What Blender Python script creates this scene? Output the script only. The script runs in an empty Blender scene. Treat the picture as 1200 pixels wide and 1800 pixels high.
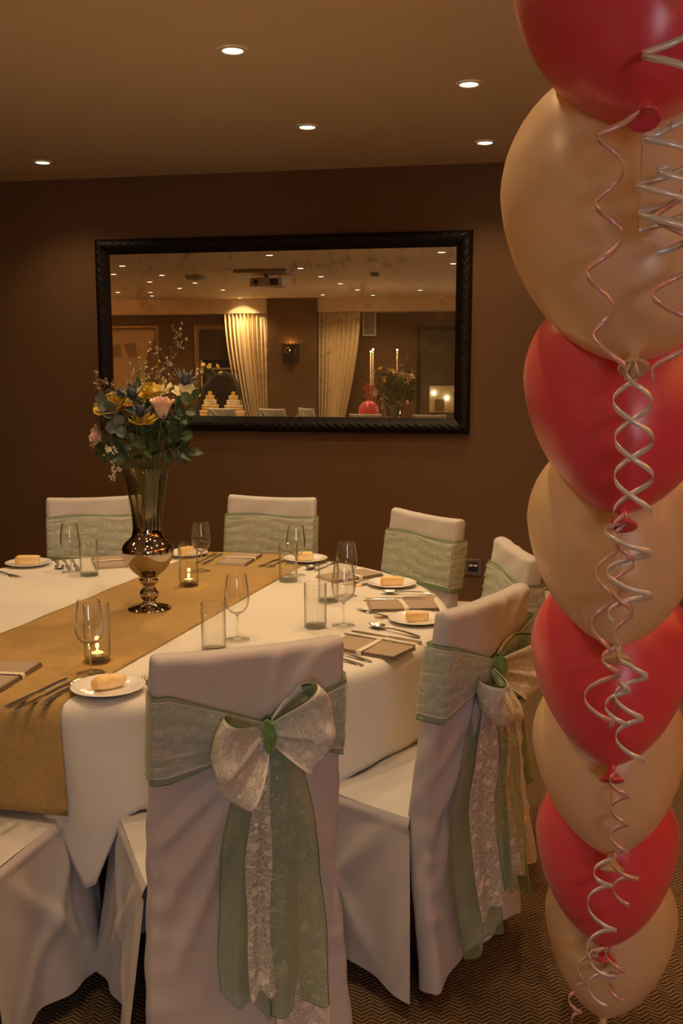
import bpy, bmesh, math, random
from mathutils import Vector, Matrix, Quaternion
R = math.radians
S = bpy.context.scene
COL = S.collection
random.seed(7)

# ------------------------------------------------------------------ camera, world, daylight, exposure
cam_d = bpy.data.cameras.new('camera')
cam_d.sensor_fit = 'VERTICAL'; cam_d.sensor_height = 36.0; cam_d.sensor_width = 24.0; cam_d.lens = 35.0
cam_d.clip_start = 0.05
cam = bpy.data.objects.new('camera', cam_d); COL.objects.link(cam)
cam.location = (0, 0, 1.55); cam.rotation_euler = (R(90 - 8.29), 0, R(11.2))
S.camera = cam

W = bpy.data.worlds.new('world'); S.world = W; W.use_nodes = True
W.node_tree.nodes['Background'].inputs[0].default_value = (0.5, 0.62, 0.9, 1)
W.node_tree.nodes['Background'].inputs[1].default_value = 0.15

HC = 2.68          # ceiling height
YB, YR = 5.84, -5.1  # mirror wall, rear wall
XL, XR = -8.2, 3.2
FILL_SCONCE_W = 340.0; SPOT_W = 48.0; SPOT_COL = (1.0, 0.65, 0.33)

day = bpy.data.lights.new('window_daylight', 'AREA')
day.shape = 'RECTANGLE'; day.size = 1.3; day.size_y = 1.5; day.energy = 54; day.color = (0.92, 0.90, 1.0)
dayo = bpy.data.objects.new('window_daylight', day); COL.objects.link(dayo)
dayo.location = (2.1, YR + 0.05, 1.6); dayo.rotation_euler = (R(90), 0, 0)

S.view_settings.view_transform = 'Standard'; S.view_settings.look = 'None'
S.view_settings.exposure = 0.0; S.view_settings.gamma = 1.0; S.view_settings.use_curve_mapping = False
S.cycles.transparent_max_bounces = 32
S.cycles.max_bounces = 10; S.cycles.diffuse_bounces = 5; S.cycles.glossy_bounces = 6
S.cycles.sample_clamp_indirect = 8.0
S.cycles.caustics_reflective = False; S.cycles.caustics_refractive = False

# ------------------------------------------------------------------ materials
class NT:
    def __init__(s, name):
        s.m = bpy.data.materials.new(name); s.m.use_nodes = True; s.t = s.m.node_tree
        s.t.nodes.clear(); s.out = s.t.nodes.new('ShaderNodeOutputMaterial')
    def n(s, typ, ins=None, **kw):
        nd = s.t.nodes.new('ShaderNode' + typ)
        for k, v in kw.items(): setattr(nd, k, v)
        for k, v in (ins or {}).items():
            if hasattr(v, 'is_output') : s.t.links.new(v, nd.inputs[k])
            else: nd.inputs[k].default_value = v
        return nd
    def coord(s, kind='Object', scale=(1, 1, 1), rot=(0, 0, 0)):
        c = s.n('TexCoord')
        return s.n('Mapping', {'Vector': c.outputs[kind], 'Scale': scale, 'Rotation': rot}).outputs[0]
    def math(s, op, a, b=None, c=None, clamp=False):
        ins = {0: a}
        if b is not None: ins[1] = b
        if c is not None: ins[2] = c
        return s.n('Math', ins, operation=op, use_clamp=clamp).outputs[0]
    def ramp(s, fac, stops):
        r = s.n('ValToRGB', {'Fac': fac}); e = r.color_ramp.elements
        while len(e) < len(stops): e.new(0.5)
        for el, (p, c) in zip(e, stops):
            el.position = p; el.color = c if len(c) == 4 else (*c, 1)
        return r.outputs['Color']
    def mixc(s, fac, a, b):
        m = s.n('Mix', data_type='RGBA')
        for i, v in ((0, fac), (6, a), (7, b)):
            if hasattr(v, 'is_output'): s.t.links.new(v, m.inputs[i])
            else: m.inputs[i].default_value = v if i == 0 else (*v[:3], 1)
        return m.outputs[2]
    def noise(s, vec, scale, detail=3, rough=0.5):
        return s.n('TexNoise', {'Vector': vec, 'Scale': scale, 'Detail': detail, 'Roughness': rough}).outputs['Fac']
    def bump(s, h, strength=0.3, dist=0.002):
        return s.n('Bump', {'Height': h, 'Strength': strength, 'Distance': dist}).outputs[0]
    def bsdf(s, **kw):
        ins = {}
        names = dict(col='Base Color', rough='Roughness', metal='Metallic', normal='Normal', spec='Specular IOR Level', coat='Coat Weight',
                     coatr='Coat Roughness', sheen='Sheen Weight', trans='Transmission Weight', ior='IOR', alpha='Alpha', sss='Subsurface Weight',
                     aniso='Anisotropic', emc='Emission Color', ems='Emission Strength')
        for k, v in kw.items():
            if isinstance(v, tuple) and len(v) == 3: v = (*v, 1)
            ins[names[k]] = v
        return s.n('BsdfPrincipled', ins).outputs[0]
    def mixs(s, fac, a, b): return s.n('MixShader', {0: fac, 1: a, 2: b}).outputs[0]
    def done(s, sh):
        s.t.links.new(sh, s.out.inputs['Surface']); return s.m

MAT = {}
def simple(name, col, rough=0.5, var=0.0, vscale=20, bump=0.0, bscale=200, **kw):
    t = NT(name); c = (*col, 1)
    vec = t.coord()
    n1 = t.noise(vec, vscale)
    cc = t.mixc(n1, tuple(x * (1 - var) for x in col), tuple(min(1, x * (1 + var)) for x in col))
    args = dict(col=cc, rough=rough, **kw)
    if bump: args['normal'] = t.bump(t.noise(vec, bscale), bump)
    MAT[name] = t.done(t.bsdf(**args)); return MAT[name]

simple('ceiling_paint', (0.84, 0.71, 0.52), 0.6, 0.03, 2)
simple('wall_paint', (0.145, 0.076, 0.028), 0.75, 0.06, 3, 0.15, 300)
simple('trim_paint', (0.78, 0.74, 0.68), 0.4, 0.02)
simple('white_paint', (0.78, 0.75, 0.7), 0.45, 0.02)
simple('china', (0.86, 0.85, 0.83), 0.12, 0.01, coat=0.5)
simple('silver', (0.72, 0.68, 0.62), 0.24, 0.03, 30, metal=1.0)
simple('napkin_cloth', (0.36, 0.28, 0.21), 0.85, 0.06, 60, 0.3, 900)
simple('cream_lace', (0.72, 0.64, 0.5), 0.8, 0.15, 300, 0.6, 500)
simple('wax', (0.85, 0.78, 0.62), 0.45, 0.03, sss=0.1)
simple('tin', (0.7, 0.68, 0.65), 0.3, 0.02, metal=1.0)
simple('dark_wood', (0.10, 0.028, 0.012), 0.35, 0.3, 15)
simple('socket_metal', (0.30, 0.22, 0.15), 0.35, 0.05, metal=0.85)
simple('black_plastic', (0.01, 0.01, 0.01), 0.4, 0.05)
simple('white_plastic', (0.8, 0.78, 0.74), 0.3, 0.02)
simple('grey_plastic', (0.4, 0.37, 0.33), 0.4, 0.05)
simple('gilt', (0.42, 0.27, 0.10), 0.38, 0.25, 40, metal=0.7)
simple('curtain_cloth', (0.74, 0.62, 0.40), 0.8, 0.08, 30, 0.2, 400, sheen=0.2)
simple('sconce_metal', (0.03, 0.015, 0.01), 0.4, 0.2, metal=0.6)
simple('black_cloth', (0.006, 0.006, 0.007), 0.8, 0.1)
simple('cake_icing', (0.85, 0.77, 0.58), 0.5, 0.03)
simple('cake_sponge', (0.75, 0.48, 0.16), 0.7, 0.12)
simple('blind_cloth', (0.10, 0.075, 0.05), 0.85, 0.15)
simple('reflected_pale', (0.62, 0.52, 0.36), 0.6, 0.12, 5)  # tones painted as reflections in the rear wall mirrors
simple('reflected_grey', (0.33, 0.25, 0.16), 0.6, 0.12, 5)
simple('reflected_brown', (0.2, 0.12, 0.06), 0.6, 0.12, 5)
simple('stem_green', (0.07, 0.12, 0.03), 0.6, 0.2)
simple('stem_brown', (0.13, 0.075, 0.03), 0.7, 0.2)
simple('leaf_dark', (0.03, 0.055, 0.015), 0.45, 0.3, 30)
simple('leaf_eucalyptus', (0.13, 0.16, 0.12), 0.55, 0.15, 40)
simple('petal_yellow', (0.70, 0.50, 0.05), 0.6, 0.15, 60)
simple('petal_cream', (0.90, 0.82, 0.50), 0.6, 0.08, 60)
simple('petal_pink', (0.80, 0.56, 0.43), 0.6, 0.10, 60)
simple('petal_white', (0.88, 0.83, 0.66), 0.6, 0.08, 60)
simple('petal_wax', (0.50, 0.42, 0.22), 0.6, 0.2, 60)
simple('thistle_blue', (0.035, 0.04, 0.06), 0.6, 0.3, 80)
simple('thistle_bract', (0.09, 0.115, 0.11), 0.55, 0.2, 60)
simple('berry_brown', (0.20, 0.11, 0.04), 0.6, 0.3, 80)
simple('pane_dark', (0.02, 0.02, 0.025), 0.1, 0.1)

def latex(name, col, trans, edge):
    t = NT(name)
    lw = t.n('LayerWeight', {'Blend': 0.25}).outputs['Facing']
    cc = t.mixc(lw, col, edge)
    p = t.bsdf(col=cc, rough=0.33, coat=0.55, coatr=0.26, sheen=0.2)
    tr = t.n('BsdfTranslucent', {'Color': cc}).outputs[0]
    MAT[name] = t.done(t.mixs(trans, p, tr))
latex('latex_pink', (0.84, 0.085, 0.13), 0.25, (0.90, 0.13, 0.10))
latex('latex_cream', (0.84, 0.70, 0.46), 0.35, (0.92, 0.70, 0.34))

def emit(name, col, st):
    t = NT(name); MAT[name] = t.done(t.n('Emission', {'Color': (*col, 1), 'Strength': st}).outputs[0])
emit('bulb_glow', (1.0, 0.80, 0.48), 9.0)
emit('flame_glow', (1.0, 0.62, 0.22), 4.0)
emit('lamp_glow', (1.0, 0.72, 0.35), 4.0)

def thin_glass(name, tint, edge_dark):
    t = NT(name)
    lw = t.n('LayerWeight', {'Blend': 0.5})
    tc = t.ramp(lw.outputs['Facing'], [(0.0, tint), (0.42, tint), (0.62, tuple(x * 0.84 for x in tint)), (0.82, tuple(x * 0.5 for x in tint)), (1.0, edge_dark)])
    tr = t.n('BsdfTransparent', {'Color': tc}).outputs[0]
    gl = t.n('BsdfGlossy', {'Color': (1, 1, 1, 1), 'Roughness': 0.02}).outputs[0]
    f2 = t.math('ADD', t.math('MULTIPLY', t.math('POWER', lw.outputs['Facing'], 3.0), 0.70), 0.04)
    MAT[name] = t.done(t.mixs(f2, tr, gl))
thin_glass('glass_clear', (0.98, 0.98, 0.965), (0.30, 0.28, 0.25))
t = NT('glass_thick'); MAT['glass_thick'] = t.done(t.mixs(0.5, t.n('BsdfTransparent', {'Color': (0.93, 0.95, 0.88, 1)}).outputs[0], t.bsdf(col=(0.95, 0.96, 0.92), rough=0.0, trans=1.0, ior=1.45)))

# smoked silver vase: clear smoky glass at the rim, mirrored below
t = NT('vase_glass')
z = t.n('SeparateXYZ', {0: t.coord()}).outputs[2]
f = t.n('MapRange', {'Value': z, 'From Min': 0.20, 'From Max': 0.38, 'To Min': 1.0, 'To Max': 0.0}, interpolation_type='SMOOTHSTEP').outputs[0]
lw = t.n('LayerWeight', {'Blend': 0.35})
tc = t.ramp(lw.outputs['Facing'], [(0, (0.86, 0.83, 0.70)), (0.7, (0.7, 0.66, 0.54)), (1, (0.32, 0.28, 0.22))])
tr = t.n('BsdfTransparent', {'Color': tc}).outputs[0]
gl = t.n('BsdfGlossy', {'Color': (1, 1, 1, 1), 'Roughness': 0.02}).outputs[0]
fr = t.math('ADD', t.math('MULTIPLY', t.math('POWER', lw.outputs['Facing'], 3.0), 0.6), 0.04)
sm = t.n('BsdfGlossy', {'Color': (0.44, 0.38, 0.29, 1), 'Roughness': 0.035}).outputs[0]
MAT['vase_glass'] = t.done(t.mixs(f, t.mixs(fr, tr, gl), sm))

def cloth(name, col, scale=900, sheen=0.15, var=0.03):
    t = NT(name); v = t.coord()
    w1 = t.n('TexWave', {'Vector': v, 'Scale': scale / 6.0, 'Distortion': 0.3}, bands_direction='X').outputs['Fac']
    w2 = t.n('TexWave', {'Vector': v, 'Scale': scale / 6.0, 'Distortion': 0.3}, bands_direction='Z').outputs['Fac']
    h = t.math('ADD', w1, w2)
    n1 = t.noise(v, 6, 4)
    cc = t.mixc(n1, tuple(x * (1 - var) for x in col), tuple(min(1, x * (1 + var)) for x in col))
    MAT[name] = t.done(t.bsdf(col=cc, rough=0.72, sheen=sheen, normal=t.bump(h, 0.05, 0.0006)))
cloth('cover_cloth', (0.51, 0.495, 0.50), 900, 0.2)
cloth('table_cloth', (0.67, 0.65, 0.61), 900)

t = NT('burlap')
v = t.coord()
wx = t.n('TexWave', {'Vector': v, 'Scale': 62.0, 'Distortion': 1.2, 'Detail': 2.0, 'Detail Scale': 2.0}, bands_direction='X').outputs['Fac']
vy = t.n('Mapping', {'Vector': t.n('TexCoord').outputs['UV']}).outputs[0]
wy = t.n('TexWave', {'Vector': vy, 'Scale': 62.0, 'Distortion': 1.2, 'Detail': 2.0, 'Detail Scale': 2.0}, bands_direction='Y').outputs['Fac']
h = t.math('MULTIPLY', wx, wy)
n1 = t.noise(v, 55, 4, 0.65)
n2 = t.noise(v, 5, 3)
c1 = t.mixc(h, (0.28, 0.175, 0.052), (0.55, 0.38, 0.15))
sp1 = t.n('MapRange', {'Value': n1, 'From Min': 0.42, 'From Max': 0.66, 'To Min': 0.0, 'To Max': 0.75}).outputs[0]
c2 = t.mixc(sp1, c1, (0.30, 0.185, 0.058))
c3 = t.mixc(t.math('MULTIPLY', n2, 0.35), c2, (0.56, 0.40, 0.17))
MAT['burlap'] = t.done(t.bsdf(col=c3, rough=0.9, normal=t.bump(h, 0.6, 0.0015)))

# chevron carpet
t = NT('carpet')
v = t.coord('Object', (1, 1, 1), (0, 0, R(-11)))
sx = t.n('SeparateXYZ', {0: v})
tri = t.math('PINGPONG', sx.outputs[0], 0.024)
vv = t.math('ADD', sx.outputs[1], t.math('MULTIPLY', tri, 0.72))
nz = t.noise(v, 160, 3)
vv = t.math('ADD', vv, t.math('MULTIPLY', nz, 0.006))
st = t.math('PINGPONG', vv, 0.0070)
st = t.math('DIVIDE', st, 0.0070)
nb = t.noise(v, 420, 3)
nl = t.noise(v, 1.3, 3)
st2 = t.math('ADD', st, t.math('MULTIPLY', t.math('SUBTRACT', nb, 0.5), 1.3))
cc = t.ramp(st2, [(0.34, (0.035, 0.020, 0.010)), (0.68, (0.29, 0.19, 0.095))])
cc = t.mixc(t.math('MULTIPLY', nl, 0.2), cc, (0.05, 0.03, 0.015))
MAT['carpet'] = t.done(t.bsdf(col=cc, rough=0.95, normal=t.bump(t.math('ADD', nb, st), 0.7, 0.004)))

# organza, lace (UV in metres)
t = NT('organza')
uv = t.n('TexCoord').outputs['UV']
nf = t.noise(uv, 14, 4)
lw = t.n('LayerWeight', {'Blend': 0.45}).outputs['Facing']
a = t.math('ADD', t.math('MULTIPLY', lw, 0.55), 0.34)
a = t.math('ADD', a, t.math('MULTIPLY', t.math('SUBTRACT', nf, 0.5), 0.25), clamp=True)
p = t.bsdf(col=t.mixc(nf, (0.22, 0.38, 0.21), (0.40, 0.54, 0.36)), rough=0.38, sheen=0.5, spec=0.6)
tl = t.n('BsdfTranslucent', {'Color': (0.36, 0.52, 0.28, 1)}).outputs[0]
MAT['organza'] = t.done(t.mixs(a, t.n('BsdfTransparent', {'Color': (0.9, 0.95, 0.88, 1)}).outputs[0], t.mixs(0.3, p, tl)))
simple('organza_hem', (0.06, 0.16, 0.05), 0.5, 0.1)
simple('organza_knot', (0.11, 0.25, 0.07), 0.35, 0.3, 40, sheen=0.4)

def lace(name, dens, wrinkle, base, pat):
    t = NT(name)
    uv = t.n('TexCoord').outputs['UV']
    wob = t.n('TexNoise', {'Vector': uv, 'Scale': 70.0, 'Detail': 2.0}).outputs['Color']
    uvw = t.n('Mix', {0: 0.014, 4: uv, 5: wob}, data_type='VECTOR').outputs[1]
    def line(d, w0, w1): return t.n('MapRange', {'Value': d, 'From Min': w0, 'From Max': w1, 'To Min': 1.0, 'To Max': 0.0}).outputs[0]
    net = line(t.n('TexVoronoi', {'Vector': uvw, 'Scale': 420.0}, feature='DISTANCE_TO_EDGE').outputs['Distance'], 0.02, 0.14)
    vf = t.n('TexVoronoi', {'Vector': uvw, 'Scale': 36.0, 'Randomness': 0.8}, feature='F1')
    d = vf.outputs['Distance']
    ring = line(t.math('ABSOLUTE', t.math('SUBTRACT', d, 0.24)), 0.015, 0.05)
    ring2 = line(t.math('ABSOLUTE', t.math('SUBTRACT', d, 0.10)), 0.01, 0.05)
    vine = line(t.n('TexVoronoi', {'Vector': uvw, 'Scale': 95.0}, feature='DISTANCE_TO_EDGE').outputs['Distance'], 0.01, 0.06)
    fill = t.math('MULTIPLY', line(d, 0.22, 0.27), 0.5)
    a = t.math('MAXIMUM', t.math('MAXIMUM', ring, ring2), t.math('MULTIPLY', vine, 0.8))
    a = t.math('MAXIMUM', a, t.math('MULTIPLY', net, 0.35))
    a = t.math('MULTIPLY', t.math('MAXIMUM', a, fill), pat)
    sc = t.n('Mapping', {'Vector': uv, 'Scale': (10.0, 75.0, 1.0)}).outputs[0]
    nw = t.noise(sc, 1.0, 5, 0.65)
    streak = t.n('MapRange', {'Value': nw, 'From Min': 0.50, 'From Max': 0.74}).outputs[0]
    a = t.math('MAXIMUM', a, t.math('MULTIPLY', streak, wrinkle))
    a = t.math('MULTIPLY', t.math('ADD', t.math('MULTIPLY', a, 1 - base), base), dens, clamp=True)
    b = t.bsdf(col=(0.86, 0.84, 0.78), rough=0.8)
    MAT[name] = t.done(t.mixs(a, t.n('BsdfTransparent', {'Color': (1, 1, 1, 1)}).outputs[0], b))
lace('lace', 0.95, 0.0, 0.30, 1.0)
lace('lace_bow', 1.0, 0.25, 0.50, 1.0)
lace('lace_band', 0.72, 0.9, 0.34, 0.45)
simple('lace_hem', (0.80, 0.77, 0.68), 0.8, 0.05)

def satin(name, col):
    t = NT(name)
    MAT[name] = t.done(t.bsdf(col=col, rough=0.30, metal=0.25, spec=0.8, aniso=0.5, sheen=0.2))
satin('ribbon_white', (0.88, 0.82, 0.72)); satin('ribbon_pink', (0.82, 0.48, 0.40))
simple('clear_line', (0.5, 0.45, 0.4), 0.2)

# mirror glass with foxing, dark carved frame
t = NT('antique_mirror')
v = t.coord()
n1 = t.noise(v, 6.5, 7, 0.68)
n2 = t.noise(v, 22, 5, 0.6)
vo = t.n('TexVoronoi', {'Vector': v, 'Scale': 7.0}, feature='F1').outputs['Distance']
sp = t.n('MapRange', {'Value': t.math('ADD', t.math('MULTIPLY', n1, 0.7), t.math('MULTIPLY', n2, 0.3)), 'From Min': 0.545, 'From Max': 0.66}).outputs[0]
haze = t.n('MapRange', {'Value': n1, 'From Min': 0.3, 'From Max': 0.7, 'To Min': 0.05, 'To Max': 0.2}).outputs[0]
g = t.n('BsdfGlossy', {'Color': (0.93, 0.88, 0.76, 1), 'Roughness': 0.004}).outputs[0]
dsp = t.n('BsdfDiffuse', {'Color': (0.17, 0.11, 0.055, 1)}).outputs[0]
dh = t.n('BsdfDiffuse', {'Color': (0.40, 0.30, 0.17, 1)}).outputs[0]
MAT['antique_mirror'] = t.done(t.mixs(t.math('MULTIPLY', sp, 0.55), t.mixs(haze, g, dh), dsp))
simple('frame_dark', (0.007, 0.004, 0.003), 0.5, 0.4, 25, spec=0.3)

# bread
t = NT('bread')
v = t.coord()
n1 = t.noise(v, 45, 4, 0.6); n2 = t.noise(v, 14, 3)
cc = t.ramp(n2, [(0.32, (0.66, 0.36, 0.10)), (0.46, (0.80, 0.56, 0.24)), (0.62, (0.86, 0.70, 0.44))])
MAT['bread'] = t.done(t.bsdf(col=cc, rough=0.75, normal=t.bump(n1, 0.5, 0.003)))

# ------------------------------------------------------------------ mesh helpers
def mesh(name, verts, faces, uvs=None, smooth=True, mats=None, fmat=None):
    me = bpy.data.meshes.new(name)
    me.from_pydata([tuple(v) for v in verts], [], faces)
    if uvs is not None:
        l = me.uv_layers.new(name='UVMap')
        for poly in me.polygons:
            for li in poly.loop_indices:
                l.data[li].uv = uvs[me.loops[li].vertex_index]
    if smooth:
        me.polygons.foreach_set('use_smooth', [True] * len(me.polygons))
    for m in (mats or []): me.materials.append(MAT[m])
    if fmat: me.polygons.foreach_set('material_index', fmat)
    me.update(); return me

def add(name, me, parent=None, loc=(0, 0, 0), rot=(0, 0, 0), mat=None, scale=None):
    if mat and not me.materials: me.materials.append(MAT[mat])
    o = bpy.data.objects.new(name, me); COL.objects.link(o)
    o.location = loc; o.rotation_euler = rot
    if scale: o.scale = scale
    if parent: o.parent = parent
    return o

def tag(o, label, cat, group=None):
    o['label'] = label; o['category'] = cat
    if group: o['group'] = group
    return o

def thing(name, label, cat, loc=(0, 0, 0), rz=0.0, group=None):
    o = bpy.data.objects.new(name, None); COL.objects.link(o)
    o.empty_display_size = 0.05; o.location = loc; o.rotation_euler = (0, 0, rz)
    return tag(o, label, cat, group)

def struct(o):
    o['kind'] = 'structure'; return o

def copy_tree(o, parent=None):
    c = o.copy(); COL.objects.link(c); c.parent = parent
    for ch in o.children: copy_tree(ch, c)
    return c

class MB:
    def __init__(s): s.v = []; s.f = []; s.uv = []
    def addm(s, vs, fs, uv=None):
        b = len(s.v); s.v += [tuple(x) for x in vs]; s.f += [tuple(i + b for i in f) for f in fs]
        s.uv += uv if uv else [(0, 0)] * len(vs)
    def box(s, c, d, rz=0.0, M=None):
        x, y, z = (q / 2 for q in d)
        vs = [Vector((sx * x, sy * y, sz * z)) for sz in (-1, 1) for sy in (-1, 1) for sx in (-1, 1)]
        rot = Matrix.Rotation(rz, 3, 'Z') if M is None else M
        vs = [rot @ q + Vector(c) for q in vs]
        s.addm(vs, [(0, 2, 3, 1), (4, 5, 7, 6), (0, 1, 5, 4), (2, 6, 7, 3), (0, 4, 6, 2), (1, 3, 7, 5)])
    def tube(s, pts, rad, n=8, caps=True):
        pts = [Vector(p) for p in pts]; m = len(pts)
        rr = rad if isinstance(rad, (list, tuple)) else [rad] * m
        vs = []; up = None
        for i, p in enumerate(pts):
            tn = (pts[min(i + 1, m - 1)] - pts[max(i - 1, 0)]).normalized()
            if up is None: up = tn.orthogonal().normalized()
            up = (up - tn * up.dot(tn)); up = up.normalized() if up.length > 1e-6 else tn.orthogonal().normalized()
            sd = tn.cross(up)
            for k in range(n):
                a = 2 * math.pi * k / n
                vs.append(p + (up * math.cos(a) + sd * math.sin(a)) * rr[i])
        fs = [(i * n + k, i * n + (k + 1) % n, (i + 1) * n + (k + 1) % n, (i + 1) * n + k) for i in range(m - 1) for k in range(n)]
        if caps: fs += [tuple(range(n))[::-1], tuple(range((m - 1) * n, m * n))]
        s.addm(vs, fs)
    def lathe(s, prof, n=32, c=(0, 0, 0), M=None, close=False):
        vs = []
        for r, z in prof:
            for k in range(n):
                a = 2 * math.pi * k / n
                p = Vector((r * math.cos(a), r * math.sin(a), z))
                vs.append((M @ p if M else p) + Vector(c))
        m = len(prof)
        fs = [(i * n + k, i * n + (k + 1) % n, (i + 1) * n + (k + 1) % n, (i + 1) * n + k) for i in range(m - 1) for k in range(n)]
        if prof[0][0] > 1e-5 and close: fs.append(tuple(range(n))[::-1])
        if prof[-1][0] > 1e-5 and close: fs.append(tuple(range((m - 1) * n, m * n)))
        s.addm(vs, fs)
    def grid(s, fn, nu, nv, uvfn=None):
        vs = []; uv = []
        for j in range(nv + 1):
            for i in range(nu + 1):
                u, v = i / nu, j / nv
                vs.append(fn(u, v)); uv.append(uvfn(u, v) if uvfn else (u, v))
        w = nu + 1
        fs = [(j * w + i, j * w + i + 1, (j + 1) * w + i + 1, (j + 1) * w + i) for j in range(nv) for i in range(nu)]
        s.addm(vs, fs, uv)
    def ball(s, c, r, n=10, m=6, sc=(1, 1, 1)):
        vs = [Vector(c) + Vector((0, 0, -r * sc[2]))]
        for j in range(1, m):
            ph = -math.pi / 2 + math.pi * j / m
            for k in range(n):
                a = 2 * math.pi * k / n
                vs.append(Vector(c) + Vector((r * sc[0] * math.cos(ph) * math.cos(a), r * sc[1] * math.cos(ph) * math.sin(a), r * sc[2] * math.sin(ph))))
        vs.append(Vector(c) + Vector((0, 0, r * sc[2])))
        fs = [(0, 1 + (k + 1) % n, 1 + k) for k in range(n)]
        for j in range(m - 2):
            for k in range(n):
                a = 1 + j * n + k; b = 1 + j * n + (k + 1) % n
                fs.append((a, b, b + n, a + n))
        e = len(vs) - 1; o = 1 + (m - 2) * n
        fs += [(o + k, o + (k + 1) % n, e) for k in range(n)]
        s.addm(vs, fs)
    def me(s, name, smooth=True, mats=None, fmat=None):
        return mesh(name, s.v, s.f, s.uv, smooth, mats, fmat)

def bevel_obj(o, w=0.003, seg=2):
    b = o.modifiers.new('bevel', 'BEVEL'); b.width = w; b.segments = seg; b.limit_method = 'ANGLE'; b.angle_limit = R(40)
    return o
def solid(o, th, off=0.0):
    m = o.modifiers.new('solid', 'SOLIDIFY'); m.thickness = th; m.offset = off; return o

def box_obj(name, c, d, mat, parent=None, bevel=0.0, rz=0.0):
    m = MB(); m.box((0, 0, 0), d)
    o = add(name, m.me(name, False), parent, c, (0, 0, rz), mat)
    if bevel: bevel_obj(o, bevel)
    return o

# ------------------------------------------------------------------ the room
T = 0.12
struct(box_obj('floor', ((XL + XR) / 2, (YB + YR) / 2, -T / 2), (XR - XL + 0.6, YB - YR + 0.6, T), 'carpet'))
struct(box_obj('ceiling', ((XL + XR) / 2, (YB + YR) / 2, HC + T / 2), (XR - XL + 0.6, YB - YR + 0.6, T), 'ceiling_paint'))
struct(box_obj('wall_back', ((XL + XR) / 2, YB + T / 2, HC / 2), (XR - XL, T, HC), 'wall_paint'))
struct(box_obj('wall_left', (XL - T / 2, (YB + YR) / 2, HC / 2), (T, YB - YR, HC), 'wall_paint'))
struct(box_obj('wall_right', (XR + T / 2, (YB + YR) / 2, HC / 2), (T, YB - YR, HC), 'wall_paint'))
wr = MB()   # rear wall with a window opening on the right
wx0, wx1, wz0, wz1 = 1.2, 3.0, 0.8, 2.4
wr.box(((XL + wx0) / 2, YR - T / 2, HC / 2), (wx0 - XL, T, HC))
wr.box(((wx1 + XR) / 2, YR - T / 2, HC / 2), (XR - wx1, T, HC))
wr.box(((wx0 + wx1) / 2, YR - T / 2, wz0 / 2), (wx1 - wx0, T, wz0))
wr.box(((wx0 + wx1) / 2, YR - T / 2, (wz1 + HC) / 2), (wx1 - wx0, T, HC - wz1))
struct(add('wall_rear', wr.me('wall_rear', False), mat='wall_paint'))
def profile_board(name, x0, x1, y, sgn):
    # skirting with a rounded top, running along x
    prof = [(0, 0), (0.018, 0), (0.018, 0.118), (0.022, 0.122), (0.026, 0.132), (0.026, 0.146), (0.020, 0.158), (0.010, 0.164), (0, 0.164)]
    vs = [(x, y - sgn * p[0], p[1]) for x in (x0, x1) for p in prof]
    n = len(prof)
    fs = [(i, (i + 1) % n, n + (i + 1) % n, n + i) for i in range(n)] + [tuple(range(n)), tuple(range(n, 2 * n))]
    return struct(add(name, mesh(name, vs, fs, None, False), mat='trim_paint'))
profile_board('baseboard_back', XL, XR, YB, 1)
profile_board('baseboard_rear', XL, -4.52, YR, -1)
# window at the rear right
win = struct(bpy.data.objects.new('window_1', None)); COL.objects.link(win); win.location = ((wx0 + wx1) / 2, YR - 0.06, 0)
for nm, c, d in (('window_frame', (-0.87, 0, 1.6), (0.06, 0.08, 1.6)), ('window_frame', (0.87, 0, 1.6), (0.06, 0.08, 1.6)),
                 ('window_frame', (0, 0, 0.83), (1.8, 0.08, 0.06)), ('window_frame', (0, 0, 2.37), (1.8, 0.08, 0.06)),
                 ('glazing_bar', (0, 0, 1.6), (0.04, 0.06, 1.5)), ('glazing_bar', (0, 0, 1.7), (1.7, 0.06, 0.04))):
    box_obj(nm, c, d, 'white_paint', win)
for sx in (-1, 1):
    for zz, hh in ((1.27, 0.8), (2.03, 0.6)):
        box_obj('pane', (sx * 0.43, -0.02, zz), (0.80, 0.004, hh), 'glass_clear', win)
# bulkhead, pillar at the rear
bk = MB()
bk.box(((XL - 4.5) / 2, YR + 0.19, HC - 0.12), (-4.5 - XL, 0.36, 0.239))
struct(add('trim_1', bk.me('trim_1', False), mat='ceiling_paint'))
bk = MB()
n = 16
for i in range(n):   # gently curved run on the right
    x0, x1 = -3.65 + (XR + 3.65) * i / n, -3.65 + (XR + 3.65) * (i + 1) / n
    q = ((i + 0.5) / n); d = 0.36 + 0.5 * min(1, q * 2) ** 2
    bk.box(((x0 + x1) / 2, YR + d / 2 + 0.002, HC - 0.115 + 0.0), (x1 - x0, d, 0.229))
struct(add('trim_2', bk.me('trim_2', False), mat='ceiling_paint'))
struct(box_obj('wall_pillar', (-4.075, YR + 0.21, HC / 2), (0.85, 0.42, HC - 0.002), 'wall_paint'))

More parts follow.
